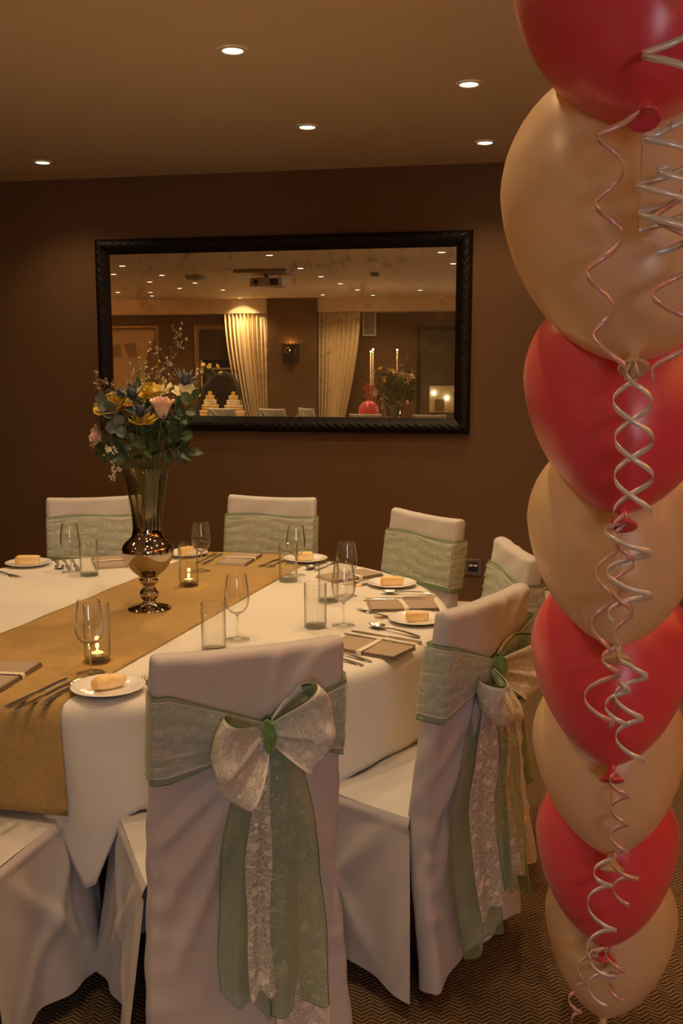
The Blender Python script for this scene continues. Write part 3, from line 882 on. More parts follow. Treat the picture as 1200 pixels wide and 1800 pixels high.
# ------------------------------------------------------------------ tableware
ZT = TZ + 0.0005; ZR = TZ + 0.0045
def on_runner(x, y): return abs(x - runner_cx(y)) < RW - 0.01
def ztop(x, y, r=0.0):
    return ZR if abs(x - runner_cx(y)) < RW + r else ZT
pm = MB(); pm.lathe([(0.0001, 0.0045), (0.05, 0.0045), (0.058, 0.007), (0.074, 0.0135), (0.089, 0.0165), (0.0915, 0.016), (0.0915, 0.0145), (0.076, 0.010), (0.058, 0.0025), (0.052, 0.0), (0.048, 0.0), (0.048, 0.002), (0.0001, 0.002)], 56)
PLATE = pm.me('plate', True, ['china'])
def bread_mesh(sx, sy, sz, pw, seed, slant=0.0):
    rnd = random.Random(seed); m = MB()
    def fn(u, v):
        a = u * 2 * math.pi; b = (v - 0.5) * math.pi
        def sp(c, p): return math.copysign(abs(c) ** p, c)
        x = sx * sp(math.cos(b), pw) * sp(math.cos(a), pw); y = sy * sp(math.cos(b), pw) * sp(math.sin(a), pw); z = sz * sp(math.sin(b), pw)
        w = 1 + 0.05 * math.sin(a * 3 + seed) * math.cos(b) + 0.03 * math.sin(a * 5 + v * 9 + seed)
        return (x * w + slant * z, y * w * (1 - 0.18 * x / sx), z + sz)
    m.grid(fn, 40, 24); return m.me('bread', True, ['bread'])
def plate(x, y, label, blabel, bread, rz, dx=0, dy=0):
    zz = ztop(x, y, 0.06)
    tag(add('side_plate', PLATE, None, (x, y, zz)), label, 'plate', 'side plates on the table')
    tag(add('bread_roll', bread, None, (x + dx, y + dy, zz + 0.0042), (0, 0, rz)), blabel, 'bread', 'bread on the side plates')
plate(-1.031, 2.225, 'white side plate at the near edge of the table beside the runner', 'pale bread roll with one cut end on the nearest plate', bread_mesh(0.043, 0.020, 0.017, 0.75, 1, 0.3), R(38), 0.0, 0.005)
plate(-0.362, 3.06, 'white side plate at the right rim of the table', 'block of crusty bread on the plate at the right rim', bread_mesh(0.036, 0.015, 0.014, 0.35, 2), R(20))
plate(-0.517, 3.565, 'white side plate at the right, between napkin and angled chair', 'block of crusty bread on the plate before the angled chair', bread_mesh(0.042, 0.017, 0.015, 0.30, 3), R(14))
plate(-0.933, 3.946, 'white side plate behind a tumbler at the far side of the table', 'piece of bread on the far plate behind a tumbler', bread_mesh(0.032, 0.02, 0.017, 0.35, 4), R(18))
plate(-2.023, 3.657, 'white side plate at the far left edge of the table', 'golden block of bread on the far left plate', bread_mesh(0.046, 0.02, 0.018, 0.25, 5), R(12))
plate(-1.46, 3.97, 'white side plate glimpsed behind the silver vase', 'piece of bread on the plate behind the silver vase', bread_mesh(0.035, 0.02, 0.016, 0.35, 6), R(60))

# wine glass, tumbler
def shell(name, prof, n, mat):
    m = MB(); m.lathe(prof, n); return m.me(name, True, [mat])
BOWL = shell('bowl', [(0.0045, 0.078), (0.012, 0.080), (0.022, 0.086), (0.030, 0.096), (0.0355, 0.110), (0.0375, 0.124), (0.0370, 0.140), (0.0350, 0.158), (0.0320, 0.176), (0.0300, 0.190), (0.0290, 0.196), (0.0282, 0.196), (0.0292, 0.188), (0.0312, 0.174), (0.0342, 0.157), (0.0362, 0.139), (0.0366, 0.124), (0.0346, 0.110), (0.0292, 0.097), (0.0212, 0.088), (0.0115, 0.0835), (0.0001, 0.0825)], 40, 'glass_clear')
STEM = shell('stem', [(0.0035, 0.006), (0.0033, 0.02), (0.0032, 0.05), (0.0036, 0.07), (0.0055, 0.0775), (0.010, 0.081), (0.0001, 0.0832)], 20, 'glass_thick')
FOOT = shell('foot', [(0.0001, 0.0), (0.036, 0.0), (0.0375, 0.0012), (0.036, 0.0022), (0.02, 0.0035), (0.009, 0.006), (0.0035, 0.012)], 40, 'glass_clear')
TUMB = shell('tumbler_wall', [(0.0335, 0.004), (0.0350, 0.007), (0.0352, 0.138), (0.0347, 0.140), (0.0340, 0.139), (0.0338, 0.015), (0.0300, 0.0115), (0.0001, 0.0105)], 40, 'glass_clear')
TUMB_B = shell('tumbler_base', [(0.0001, 0.0), (0.031, 0.0), (0.0335, 0.0015), (0.0345, 0.006), (0.0335, 0.0095), (0.0001, 0.0098)], 40, 'glass_thick')
def wine_glass(x, y, label):
    t = thing('wine_glass', label, 'wine glass', (x, y, ztop(x, y)), random.random() * 3, 'wine glasses on the table')
    add('bowl', BOWL, t); add('stem', STEM, t); add('foot', FOOT, t)
def tumbler(x, y, label):
    t = thing('tumbler', label, 'tumbler', (x, y, ztop(x, y)), random.random() * 3, 'tumblers on the table')
    add('wall', TUMB, t); add('base', TUMB_B, t)
wine_glass(-1.134, 2.346, 'empty wine glass in front of the nearer candle on the runner')
wine_glass(-0.858, 2.748, 'empty wine glass just behind the front chair')
wine_glass(-0.581, 2.965, 'empty wine glass beside a tumbler, nearest the right rim')
wine_glass(-0.647, 3.362, 'empty wine glass behind another, in line with the angled chair')
wine_glass(-0.907, 3.673, 'empty wine glass before the chair below the mirror')
wine_glass(-1.285, 3.66, 'empty wine glass just right of the vase, behind the far candle')
wine_glass(-1.79, 3.564, 'empty wine glass at the far left, left of a tumbler')
tumbler(-0.888, 2.62, 'clear tumbler right behind the top of the front chair')
tumbler(-0.663, 2.932, 'clear tumbler on white cloth at the middle right of the table')
tumbler(-0.694, 3.273, 'clear tumbler behind the wine glass at the middle right')
tumbler(-0.91, 3.567, 'clear tumbler at the runner edge on the far side')
tumbler(-1.691, 3.518, 'clear tumbler left of the vase before the far left chair')
tumbler(-2.035, 3.27, 'clear tumbler cut by the left edge of the picture')

# candle holders
HUR = shell('glass_cylinder', [(0.0335, 0.004), (0.0355, 0.007), (0.036, 0.158), (0.0355, 0.160), (0.0348, 0.159), (0.0343, 0.016), (0.0300, 0.0125), (0.0001, 0.0115)], 40, 'glass_clear')
def candle(x, y, label, clabel):
    zz = ztop(x, y)
    t = thing('candle_holder', label, 'candle holder', (x, y, zz), 0, 'glass candle holders on the runner')
    add('wall', HUR, t); add('base', TUMB_B, t, scale=(1.02, 1.02, 1.05))
    c = thing('tealight', clabel, 'candle', (x, y, zz + 0.0125), 0, 'lit tealights')
    m = MB(); m.lathe([(0.0001, 0.0), (0.019, 0.0), (0.0195, 0.014), (0.019, 0.0142), (0.0186, 0.012)], 28); add('cup', m.me('cup'), c, mat='tin')
    m = MB(); m.lathe([(0.0001, 0.0125), (0.012, 0.012), (0.0185, 0.0122)], 28); add('wax', m.me('wax'), c, mat='wax')
    m = MB(); m.tube([(0, 0, 0.012), (0.0006, 0, 0.018)], 0.0008, 6); add('wick', m.me('wick'), c, mat='black_plastic')
    m = MB(); m.lathe([(0.0001, 0.016), (0.0022, 0.0175), (0.0028, 0.0195), (0.0022, 0.0225), (0.001, 0.0255), (0.0001, 0.0275)], 12); add('flame', m.me('flame'), c, mat='flame_glow')
    l = bpy.data.lights.new('candle_light', 'POINT'); l.energy = 0.15; l.color = (1, 0.5, 0.16); l.shadow_soft_size = 0.006
    lo = bpy.data.objects.new('candle_light', l); COL.objects.link(lo); lo.parent = c; lo.location = (0, 0, 0.045)
candle(-1.163, 2.45, 'clear glass cylinder candle holder on the runner, nearer one behind the wine glass', 'lit tealight inside the nearer glass cylinder')
candle(-1.244, 3.401, 'clear glass cylinder candle holder on the runner, right of the vase', 'lit tealight inside the glass cylinder right of the vase')

# cutlery: meshes along +y from handle end (0) to tip
def blade_strip(outline, z0, th, zf=None):
    # outline: list of (y, halfwidth); returns a thin solid
    m = MB(); n = len(outline); vs = []
    for s in (0, 1):
        for y, w in outline:
            zz = z0 + (zf(y) if zf else 0) + s * th
            vs += [(-w * (0.8 if s else 1), y, zz), (w * (0.8 if s else 1), y, zz)]
    fs = []
    for i in range(n - 1):
        a = 2 * i; b = 2 * n + a
        fs += [(a, a + 2, a + 3, a + 1), (b, b + 1, b + 3, b + 2), (a, b, b + 2, a + 2), (a + 1, a + 3, b + 3, b + 1)]
    fs += [(0, 1, 2 * n + 1, 2 * n), (2 * n - 2, 4 * n - 2, 4 * n - 1, 2 * n - 1)]
    m.addm(vs, fs); return m
hz = lambda y: 0.006 * math.sin(math.pi * min(1, max(0, y / 0.16)))
k_handle = blade_strip([(0, 0.0055), (0.003, 0.0075), (0.02, 0.0078), (0.06, 0.0062), (0.1, 0.005), (0.112, 0.0045)], 0.0, 0.0055).me('handle', False, ['silver'])
k_blade = blade_strip([(0.112, 0.0045), (0.118, 0.008), (0.15, 0.0095), (0.2, 0.0098), (0.225, 0.0085), (0.24, 0.004), (0.244, 0.001)], 0.0012, 0.0018).me('blade', False, ['silver'])
f_handle = blade_strip([(0, 0.005), (0.003, 0.0075), (0.02, 0.0078), (0.06, 0.0055), (0.1, 0.0032), (0.128, 0.0032), (0.14, 0.006)], 0.001, 0.0025, hz).me('handle', False, ['silver'])
fm_ = MB()
q = blade_strip([(0.138, 0.005), (0.146, 0.0115), (0.155, 0.0125), (0.162, 0.0125)], 0.003, 0.002, hz); fm_.addm(q.v, q.f)
for k in range(4):
    xx = -0.0105 + 0.007 * k
    vs = []
    fm_.tube([(xx, 0.160, 0.0045), (xx, 0.185, 0.003), (xx, 0.207, 0.0065)], [0.0016, 0.0014, 0.0007], 5)
f_head = fm_.me('tines', False, ['silver'])
s_handle = blade_strip([(0, 0.005), (0.003, 0.0075), (0.02, 0.0078), (0.06, 0.0055), (0.1, 0.0032), (0.13, 0.0032), (0.145, 0.005)], 0.001, 0.0025, hz).me('handle', False, ['silver'])
sm_ = MB()
def bowlf(u, v):
    a = u * 2 * math.pi; r = v
    y = 0.170 + 0.031 * r * math.cos(a); x = 0.0195 * r * math.sin(a) * (1 - 0.18 * math.cos(a) * r)
    return (x, y, 0.0012 + 0.0085 * r * r)
sm_.grid(bowlf, 28, 8)
s_bowl = sm_.me('bowl', True, ['silver'])
def cutlery(kind, tip, end, label, lift=0.0):
    a = Vector(end); b = Vector(tip); d = (b - a).normalized()
    L = {'knife': 0.244, 'fork': 0.207, 'spoon': 0.201}[kind]
    c = (a + b) / 2; sc = min(1.0, max(0.82, (b - a).length / L))
    st = c - d * L * sc / 2
    zz = max(ztop(a.x, a.y, 0.02), ztop(b.x, b.y, 0.02)) + lift
    t = thing(kind, label, kind, (st.x, st.y, zz), math.atan2(d.y, d.x) - math.pi / 2, 'cutlery on the table')
    t.scale = (sc, sc, sc)
    for nm, me in {'knife': (('handle', k_handle), ('blade', k_blade)), 'fork': (('handle', f_handle), ('tines', f_head)), 'spoon': (('handle', s_handle), ('bowl', s_bowl))}[kind]:
        o = add(nm, me, t)
        if nm == 'bowl': solid(o, 0.0012, 0)
cutlery('knife', (-1.173, 2.302), (-1.212, 2.048), 'steel knife on the runner at lower left, leftmost of the pair')
cutlery('knife', (-1.150, 2.265), (-1.180, 2.043), 'steel knife on the runner at lower left, between knife and spoon')
cutlery('spoon', (-1.118, 2.297), (-1.141, 2.075), 'steel spoon on the runner touching the nearest plate')
cutlery('fork', (-0.992, 2.370), (-0.893, 2.172), 'steel fork standing out beside the nearest plate, half behind the front chair')
cutlery('fork', (-0.60, 2.695), (-0.432, 2.598), 'steel fork below the near napkin, upper of two behind the front chair')
cutlery('fork', (-0.615, 2.65), (-0.449, 2.562), 'steel fork below the near napkin, lower of two behind the front chair')
cutlery('spoon', (-0.512, 2.978), (-0.318, 2.855), 'steel spoon above the knives beside the near right napkin', 0.004)
cutlery('knife', (-0.566, 2.872), (-0.327, 2.772), 'steel knife next to the near right napkin, lower of two')
cutlery('knife', (-0.545, 2.907), (-0.320, 2.815), 'steel knife under the spoon at the near right, upper of two')
cutlery('fork', (-0.50, 3.068), (-0.321, 3.166), 'steel fork between the right rim plate and the far napkin')
cutlery('fork', (-0.572, 3.175), (-0.43, 3.062), 'steel fork lying askew left of the right rim plate')
cutlery('knife', (-0.583, 3.30), (-0.337, 3.375), 'steel knife next to the middle right napkin, lower of two')
cutlery('knife', (-0.575, 3.335), (-0.341, 3.406), 'steel knife under the spoon by the middle right napkin, upper of two')
cutlery('spoon', (-0.534, 3.425), (-0.345, 3.442), 'steel spoon beside the plate before the angled chair', 0.004)
cutlery('fork', (-0.65, 3.515), (-0.536, 3.659), 'steel fork leaning at the plate before the angled chair, right of two')
cutlery('fork', (-0.69, 3.525), (-0.575, 3.69), 'steel fork next to the far right napkin, left of two')
cutlery('spoon', (-0.885, 3.764), (-0.847, 3.974), 'steel spoon left of the napkin before the angled chair', 0.004)
cutlery('knife', (-0.855, 3.76), (-0.80, 3.97), 'steel knife beside the spoon before the angled chair')
cutlery('fork', (-1.085, 3.775), (-1.045, 3.965), 'steel fork right of the far runner napkin, left of two')
cutlery('fork', (-1.048, 3.765), (-1.012, 3.955), 'steel fork right of the far runner napkin, right of two')
cutlery('knife', (-1.357, 3.79), (-1.345, 4.02), 'steel knife on the far end of the runner, left of two')
cutlery('knife', (-1.325, 3.78), (-1.315, 4.01), 'steel knife on the far end of the runner, right of two')
cutlery('spoon', (-1.852, 3.595), (-1.955, 3.767), 'steel spoon at the far left behind a wine glass')
cutlery('knife', (-1.807, 3.593), (-1.935, 3.79), 'steel knife at the far left behind a wine glass, left of two')
cutlery('knife', (-1.768, 3.59), (-1.905, 3.80), 'steel knife at the far left behind a tumbler, right of two')
cutlery('fork', (-1.93, 3.42), (-2.11, 3.52), 'steel fork at the left edge below the far left plate')

# napkins with lace bands
def napkin(x, y, ang_, label, L=0.232, Wd=0.128):
    zz = ztop(x, y, 0.05)
    t = thing('folded_napkin', label, 'napkin', (x, y, zz), ang_, 'folded napkins on the table')
    for k in range(3):
        m = MB(); rnd = random.Random(k + int(x * 100))
        dl = 0.004 * k
        def fn(u, v, top):
            xx = (u - 0.5) * (L - dl); yy = (v - 0.5) * (Wd - dl * 0.7)
            return (xx, yy, 0.004 * k + (0.0036 if top else 0.0002) + 0.0008 * math.sin(xx * 22 + k) * math.sin(yy * 30))
        m.grid(lambda u, v: fn(u, v, True), 18, 10); m.grid(lambda u, v: fn(u, v, False), 18, 10)
        W_ = 19; N_ = 19 * 11
        b1 = [i for i in range(19)]; b2 = [10 * W_ + i for i in range(19)]
        side = []
        for bl in (b1, b2, [j * W_ for j in range(11)], [j * W_ + 18 for j in range(11)]):
            for a_, c_ in zip(bl[:-1], bl[1:]): side.append((a_, c_, c_ + N_, a_ + N_))
        m.f += side
        add('fold', m.me('fold', True), t, mat='napkin_cloth')
    m = MB()
    def bnd(u, v):
        s = v * (Wd + 0.03) - 0.015 - Wd / 2
        zz = 0.0135; yy = s
        if s < -Wd / 2: yy = -Wd / 2 - 0.002; zz = 0.0135 - (-Wd / 2 - s) * 0.85
        if s > Wd / 2: yy = Wd / 2 + 0.002; zz = 0.0135 - (s - Wd / 2) * 0.85
        return ((u - 0.5) * 0.017 + 0.0012 * math.sin(v * 70) * (1 if abs(u - .5) > .4 else 0) + 0.012 * math.sin(v * 3 + 1) * 0.4, yy, zz)
    m.grid(bnd, 6, 60)
    o = add('lace_band', m.me('lace_band', True), t, mat='cream_lace'); solid(o, 0.0012, 1)
napkin(-1.36, 2.262, R(92), 'taupe napkin with lace band on the runner at the left edge', 0.235, 0.15)
napkin(-0.458, 2.722, R(-21), 'taupe napkin with lace band nearest the right hand chair')
napkin(-0.432, 3.24, R(15), 'taupe napkin with lace band lying square at the right rim, between two plates')
napkin(-0.697, 3.683, R(46), 'taupe napkin with lace band before the angled chair')
napkin(-1.203, 3.90, R(88), 'taupe napkin with lace band on the far end of the runner')
napkin(-1.715, 3.755, R(119), 'taupe napkin with lace band left of the vase')

# ------------------------------------------------------------------ vase and flowers
VX, VY = -1.253, 3.045; VZ = ZR
k = 0.00065
vp = [(111, 1472), (111, 1466), (95, 1460), (60, 1452), (38, 1444), (32, 1432), (31, 1424), (44, 1412), (49, 1398), (48, 1384), (40, 1372), (31, 1366), (30, 1356), (31, 1346), (42, 1338), (49, 1328), (49, 1318), (42, 1310), (46, 1302), (62, 1290), (86, 1268), (108, 1240), (122, 1212), (129, 1184), (130, 1162), (125, 1142), (110, 1126), (92, 1112), (80, 1096), (74, 1070), (73, 1040), (76, 1000), (82, 950), (90, 900), (99, 850), (108, 800), (117, 762), (124, 742)]
zs = 0.478 / (1472 - 742)
vo_ = [(r * k, (1472 - y) * zs) for r, y in vp]
vi_ = [(max(0.0001, r - 0.0025), z + (0.003 if i < 8 else 0)) for i, (r, z) in enumerate(vo_)][::-1][:20]
m = MB(); m.lathe([(0.0001, 0.0)] + vo_ + vi_, 56)
o = add('vase', m.me('vase', True), None, (VX, VY, VZ), mat='vase_glass')
tag(o, 'tall smoked silver glass vase on the runner holding mixed flowers', 'vase')
RIM = VZ + 0.478
def fr(x, z, y=None):  # bouquet coordinates are plain world coordinates
    return Vector((x, 3.04 if y is None else y, z))
def frame_to(d):
    d = Vector(d).normalized(); q = Vector((0, 0, 1)).rotation_difference(d); return q.to_matrix()
def stem_to(t, base, rad=0.0022, mat='stem_green', bend=0.02):
    # base in world, thing origin at t.location
    rnd = random.Random(int(abs(base.x * 917 + base.z * 531)))
    a = rnd.random() * 6.28
    e0 = Vector((VX + 0.028 * math.cos(a), VY + 0.028 * math.sin(a), RIM - 0.30))
    off = Vector((base.x - VX, base.y - VY, 0)); off = off.normalized() * min(off.length, 0.05) if off.length > 0 else off
    e1 = Vector((VX, VY, RIM + 0.005)) + off
    pts = []
    for i in range(13):
        q = i / 12
        p = e0 * (1 - q) ** 2 + e1 * 2 * q * (1 - q) * 1.0 + base * q * q
        pts.append(p)
    # keep inside the neck below the rim
    for p in pts:
        if p.z < RIM:
            h = Vector((p.x - VX, p.y - VY)); lim = 0.038 + 0.03 * max(0, (p.z - RIM + 0.3) / 0.3)
            if h.length > lim: h = h.normalized() * lim; p.x = VX + h.x; p.y = VY + h.y
    o = Vector(t.location)
    m = MB(); m.tube([p - o for p in pts], rad, 6); add('stem', m.me('stem'), t, mat=mat)
def petal(m, M, base, L, Wd, curl, cup, nu=5, nv=6, tipw=0.3):
    def fn(u, v):
        c = (u - 0.5) * 2
        w = Wd * (math.sin(math.pi * min(0.98, 0.12 + v * 0.78)) ** 0.7) * (1 if v < 0.8 else 1 - (v - 0.8) * (1 - tipw) * 3)
        x = c * w; 
        y = L * math.sin(curl * v) / max(curl, 1e-3) ; z = L * (1 - math.cos(curl * v)) / max(curl, 1e-3)
        z += cup * (c * c) * Wd
        return M @ Vector((x, y, z)) + base
    m.grid(fn, nu, nv)
def flower_thing(name, label, cat, pos, group='flowers in the silver vase'):
    return thing(name, label, cat, tuple(pos), 0, group)
def rose(name, label, pos, d, size, mat, layers=4, open_=0.5):
    t = flower_thing(name, label, 'flower', pos); F = frame_to(d); m = MB()
    rnd = random.Random(int(size * 9999))
    for l in range(layers):
        npet = 3 + l
        for i in range(npet):
            a = 2 * math.pi * (i + 0.5 * (l % 2)) / npet + rnd.random() * 0.5
            r0 = size * (0.08 + 0.10 * l); tilt = 0.10 + open_ * 0.30 * l
            hgt = size * (1.45 - 0.08 * l)
            def fn(u, v, a=a, r0=r0, tilt=tilt, hgt=hgt, l=l):
                c = (u - 0.5) * 2; aa = a + c * (1.05 - 0.08 * l) * (0.55 + 0.45 * math.sin(math.pi * min(1, v * 0.9 + 0.1)))
                rr = r0 * (0.62 + 0.75 * math.sin(v * 1.75)) + math.sin(tilt) * hgt * v * v * 0.7 + (0.18 * size * max(0, v - 0.8) * 5 * 0.3 * l)
                zz = hgt * v * (1 - 0.12 * c * c) * math.cos(tilt * 0.6)
                return F @ Vector((rr * math.cos(aa), rr * math.sin(aa), zz - size * 0.5))
            m.grid(fn, 8, 7)
    add('bloom', m.me('bloom'), t, mat=mat)
    s = MB()
    for i in range(5):
        a = 2 * math.pi * i / 5
        M = F @ Matrix.Rotation(a, 3, 'Z'); petal(s, M, F @ Vector((0, 0, -size * 0.5)), size * 0.6, size * 0.14, 0.8, 0.2, 3, 4)
    s.ball(F @ Vector((0, 0, -size * 0.55)), size * 0.16, 8, 5)
    add('sepals', s.me('sepals'), t, mat='leaf_dark')
    stem_to(t, Vector(pos) + F @ Vector((0, 0, -size * 0.55)))
def daisy(name, label, pos, d, size, mat, cmat, rings=3, n=22, wide=0.13, tip=0.3, curl=0.9):
    t = flower_thing(name, label, 'flower', pos); F = frame_to(d); m = MB()
    rnd = random.Random(int(size * 7777 + pos[0] * 100))
    for r in range(rings):
        for i in range(n - 4 * r):
            a = 2 * math.pi * (i + 0.5 * r) / (n - 4 * r) + rnd.uniform(-0.05, 0.05)
            lift = 0.25 + 0.42 * r + rnd.uniform(-0.1, 0.1)
            M = F @ Matrix.Rotation(a, 3, 'Z') @ Matrix.Rotation(lift - 0.3, 3, 'X')
            petal(m, M, F @ Vector((0, 0, 0.003 * r)), size * (1 - 0.17 * r), size * wide, curl * (0.6 + 0.3 * r), 0.4, 2, 5, tip)
    add('petals', m.me('petals'), t, mat=mat)
    c = MB(); c.ball(F @ Vector((0, 0, size * 0.12)), size * 0.17, 10, 6); add('centre', c.me('centre'), t, mat=cmat)
    stem_to(t, Vector(pos) + F @ Vector((0, 0, -0.002)), 0.0026)
def thistle(label, pos, d, size):
    t = flower_thing('sea_holly', label, 'flower', pos); F = frame_to(d); m = MB()
    m.ball((0, 0, 0), size * 0.28, 10, 8, (1, 1, 1.35))
    for i in range(60):
        a = random.random() * 6.28; b = random.uniform(-0.9, 1.4)
        dr = Vector((math.cos(a) * math.cos(b), math.sin(a) * math.cos(b), math.sin(b) * 1.35)) * size * 0.28
        m.tube([dr * 0.9, dr * 1.25], [size * 0.02, size * 0.004], 4)
    m.v = [tuple(F @ Vector(v)) for v in m.v]
    add('cone', m.me('cone'), t, mat='thistle_blue')
    s = MB()
    for i in range(11):
        a = 2 * math.pi * i / 11 + random.uniform(-0.1, 0.1)
        M = F @ Matrix.Rotation(a, 3, 'Z') @ Matrix.Rotation(random.uniform(0.1, 0.55), 3, 'X')
        L = size * random.uniform(0.8, 1.1)
        petal(s, M, F @ Vector((0, 0, -size * 0.22)), L, size * 0.075, 0.35, 0.3, 2, 6, 0.02)
        for sd in (-1, 1):
            M2 = M @ Matrix.Rotation(sd * 0.5, 3, 'Z')
            petal(s, M2, F @ Vector((0, 0, -size * 0.22)), L * 0.6, size * 0.04, 0.35, 0.3, 2, 4, 0.02)
    add('bracts', s.me('bracts'), t, mat='thistle_bract')
    stem_to(t, Vector(pos) + F @ Vector((0, 0, -size * 0.3)), 0.002)
def leaf_mesh(name, L, Wd, rnd_tip, bendc, mat):
    m = MB()
    def fn(u, v):
        c = (u - 0.5) * 2
        if rnd_tip: w = Wd * math.sqrt(max(0.0, 1 - (2 * v - 1) ** 2)) if 0.01 < v < 0.99 else 0.0
        else: w = Wd * math.sin(math.pi * v ** 0.8) ** 1.1 if 0 < v < 1 else 0
        return (c * w, L * v, bendc * L * (v * v - 0.3 * v) + 0.18 * Wd * c * c)
    m.grid(fn, 8, 12); return m.me(name, True, [mat])
EUC = leaf_mesh('leaf', 0.042, 0.022, True, 0.12, 'leaf_eucalyptus')
EUCD = leaf_mesh('leaf', 0.040, 0.019, True, -0.2, 'leaf_dark')
RUS = leaf_mesh('leaf', 0.062, 0.014, False, -0.25, 'leaf_dark')
def leafy(name, label, tip, base_pt, leaf, n, spread, mat='stem_green', seed=1, size=1.0):
    t = flower_thing(name, label, 'foliage', tip); rnd = random.Random(seed)
    tip = Vector(tip); b = Vector(base_pt)
    stem_to(t, b, 0.0018, mat)
    m = MB(); pts = [b.lerp(tip, q / 6) + Vector((0, 0, 0.012 * math.sin(q / 6 * 3.14))) for q in range(7)]
    m.tube([p - tip for p in pts], [0.0018, 0.0017, 0.0015, 0.0013, 0.0011, 0.001, 0.0006], 6); add('twig', m.me('twig'), t, mat=mat)
    ax = (tip - b).normalized()
    for i in range(n):
        q = 0.15 + 0.85 * i / max(1, n - 1); p = b.lerp(tip, q) + Vector((0, 0, 0.012 * math.sin(q * 3.14)))
        side = ax.cross(Vector((rnd.uniform(-.5, .5), -1, rnd.uniform(-.3, .3)))).normalized() * (1 if i % 2 else -1)
        dr = (ax * rnd.uniform(0.2, 0.7) + side * spread + Vector((0, -rnd.uniform(0, 0.5), rnd.uniform(-0.3, 0.3)))).normalized()
        if i == n - 1: dr = ax
        nrm = Vector((rnd.uniform(-.4, .4), -1, rnd.uniform(0.1, .9))).normalized()
        X = dr.cross(nrm).normalized(); Z = X.cross(dr)
        M = Matrix((X, dr, Z)).transposed().to_4x4(); M.translation = p - tip
        o = add('leaf', leaf, t); s = size * rnd.uniform(0.8, 1.15); o.matrix_local = M @ Matrix.Scale(s, 4)
def sprig(name, label, tip, base_pt, n, fmat, smat, seed, fs=0.005, spread=0.03, needles=True):
    t = flower_thing(name, label, 'foliage', tip); rnd = random.Random(seed)
    tip = Vector(tip); b = Vector(base_pt); stem_to(t, b, 0.0016, smat)
    st = MB(); fl = MB()
    main = [b.lerp(tip, q / 8) + Vector((0.008 * math.sin(q * 1.1 + seed), 0.006 * math.cos(q), 0)) for q in range(9)]
    st.tube([p - tip for p in main], [0.0017 - 0.00012 * q for q in range(9)], 5)
    for i in range(n):
        q = rnd.uniform(0.15, 1.0); j = min(7, int(q * 8)); p = main[j].lerp(main[j + 1], q * 8 - j)
        e = p + Vector((rnd.uniform(-1, 1), rnd.uniform(-1, 1), rnd.uniform(0.2, 1.6))) * spread * (1.15 - 0.6 * q)
        mid = p.lerp(e, 0.5) + Vector((0, 0, -0.004))
        st.tube([p - tip, mid - tip, e - tip], [0.0009, 0.0007, 0.0005], 4)
        if needles:
            for _ in range(4):
                a = p.lerp(e, rnd.random()); dd = Vector((rnd.uniform(-1, 1), rnd.uniform(-1, 1), rnd.uniform(0, 1))).normalized() * 0.012
                st.tube([a - tip, a + dd - tip], [0.0007, 0.0002], 3)
        for _ in range(rnd.choice((1, 2, 2, 3))):
            c = e + Vector((rnd.uniform(-1, 1), rnd.uniform(-1, 1), rnd.uniform(-1, 1))) * 0.006 - tip
            nd = Vector((rnd.uniform(-1, 1), rnd.uniform(-1, 0), rnd.uniform(-.2, 1))).normalized(); F = frame_to(nd)
            if rnd.random() < 0.55:
                for k_ in range(5): petal(fl, F @ Matrix.Rotation(k_ * 1.2566, 3, 'Z'), c, fs * rnd.uniform(.8, 1.2), fs * 0.42, 0.7, 0.2, 2, 3, .8)
            else: fl.ball(c, fs * 0.5, 6, 4)
    add('twig', st.me('twig'), t, mat=smat); add('blossoms', fl.me('blossoms'), t, mat=fmat)

V3 = Vector
sprig('wax_flower', 'tallest airy sprig with tiny white blossoms above the vase flowers', fr(-1.131, 1.655), fr(-1.225, 1.30), 40, 'petal_wax', 'stem_brown', 11, 0.0042, 0.045)
sprig('wax_flower', 'airy sprig with tiny white blossoms behind the yellow flower', fr(-1.185, 1.545, 3.07), fr(-1.225, 1.32, 3.06), 32, 'petal_wax', 'stem_brown', 12, 0.0042, 0.04)
sprig('wax_flower', 'airy sprig with tiny pale blossoms at the upper left of the bouquet', fr(-1.285, 1.56, 3.05), fr(-1.255, 1.30, 3.05), 36, 'petal_wax', 'stem_green', 13, 0.004, 0.04)
sprig('berry_twig', 'brownish berried twig at the far left of the bouquet', fr(-1.392, 1.49, 3.03), fr(-1.34, 1.25, 3.03), 90, 'berry_brown', 'stem_brown', 14, 0.008, 0.045)
sprig('wax_flower', 'drooping sprig of tiny cream blossoms hanging left over the vase rim', fr(-1.340, 1.185, 3.0), fr(-1.345, 1.295, 3.0), 14, 'petal_white', 'stem_green', 15, 0.0075, 0.012, False)
sprig('wax_flower', 'cluster of cream blossoms low at the left of the bouquet', fr(-1.365, 1.255, 2.99), fr(-1.31, 1.28, 3.0), 24, 'petal_cream', 'stem_green', 16, 0.010, 0.028)
rose('pink_rose', 'pale pink rosebud at the right front of the bouquet', fr(-1.144, 1.418, 2.925), (0.06, -0.15, 1), 0.047, 'petal_pink', 4, 0.10)
rose('pink_rose', 'faded pink rose at the left side of the bouquet', fr(-1.392, 1.325, 3.0), (-0.7, -0.5, 0.15), 0.033, 'petal_pink', 4, 0.7)
rose('yellow_rose', 'deep yellow rose at the left, behind grey-green eucalyptus leaves', fr(-1.337, 1.425, 3.0), (-0.25, -0.55, 0.8), 0.042, 'petal_yellow', 5, 0.75)
daisy('yellow_chrysanthemum', 'yellow bloom at the top middle behind a thistle', fr(-1.218, 1.462, 3.01), (0.0, -0.6, 0.8), 0.045, 'petal_yellow', 'petal_yellow', 4, 22, 0.22, 0.7, 1.3)
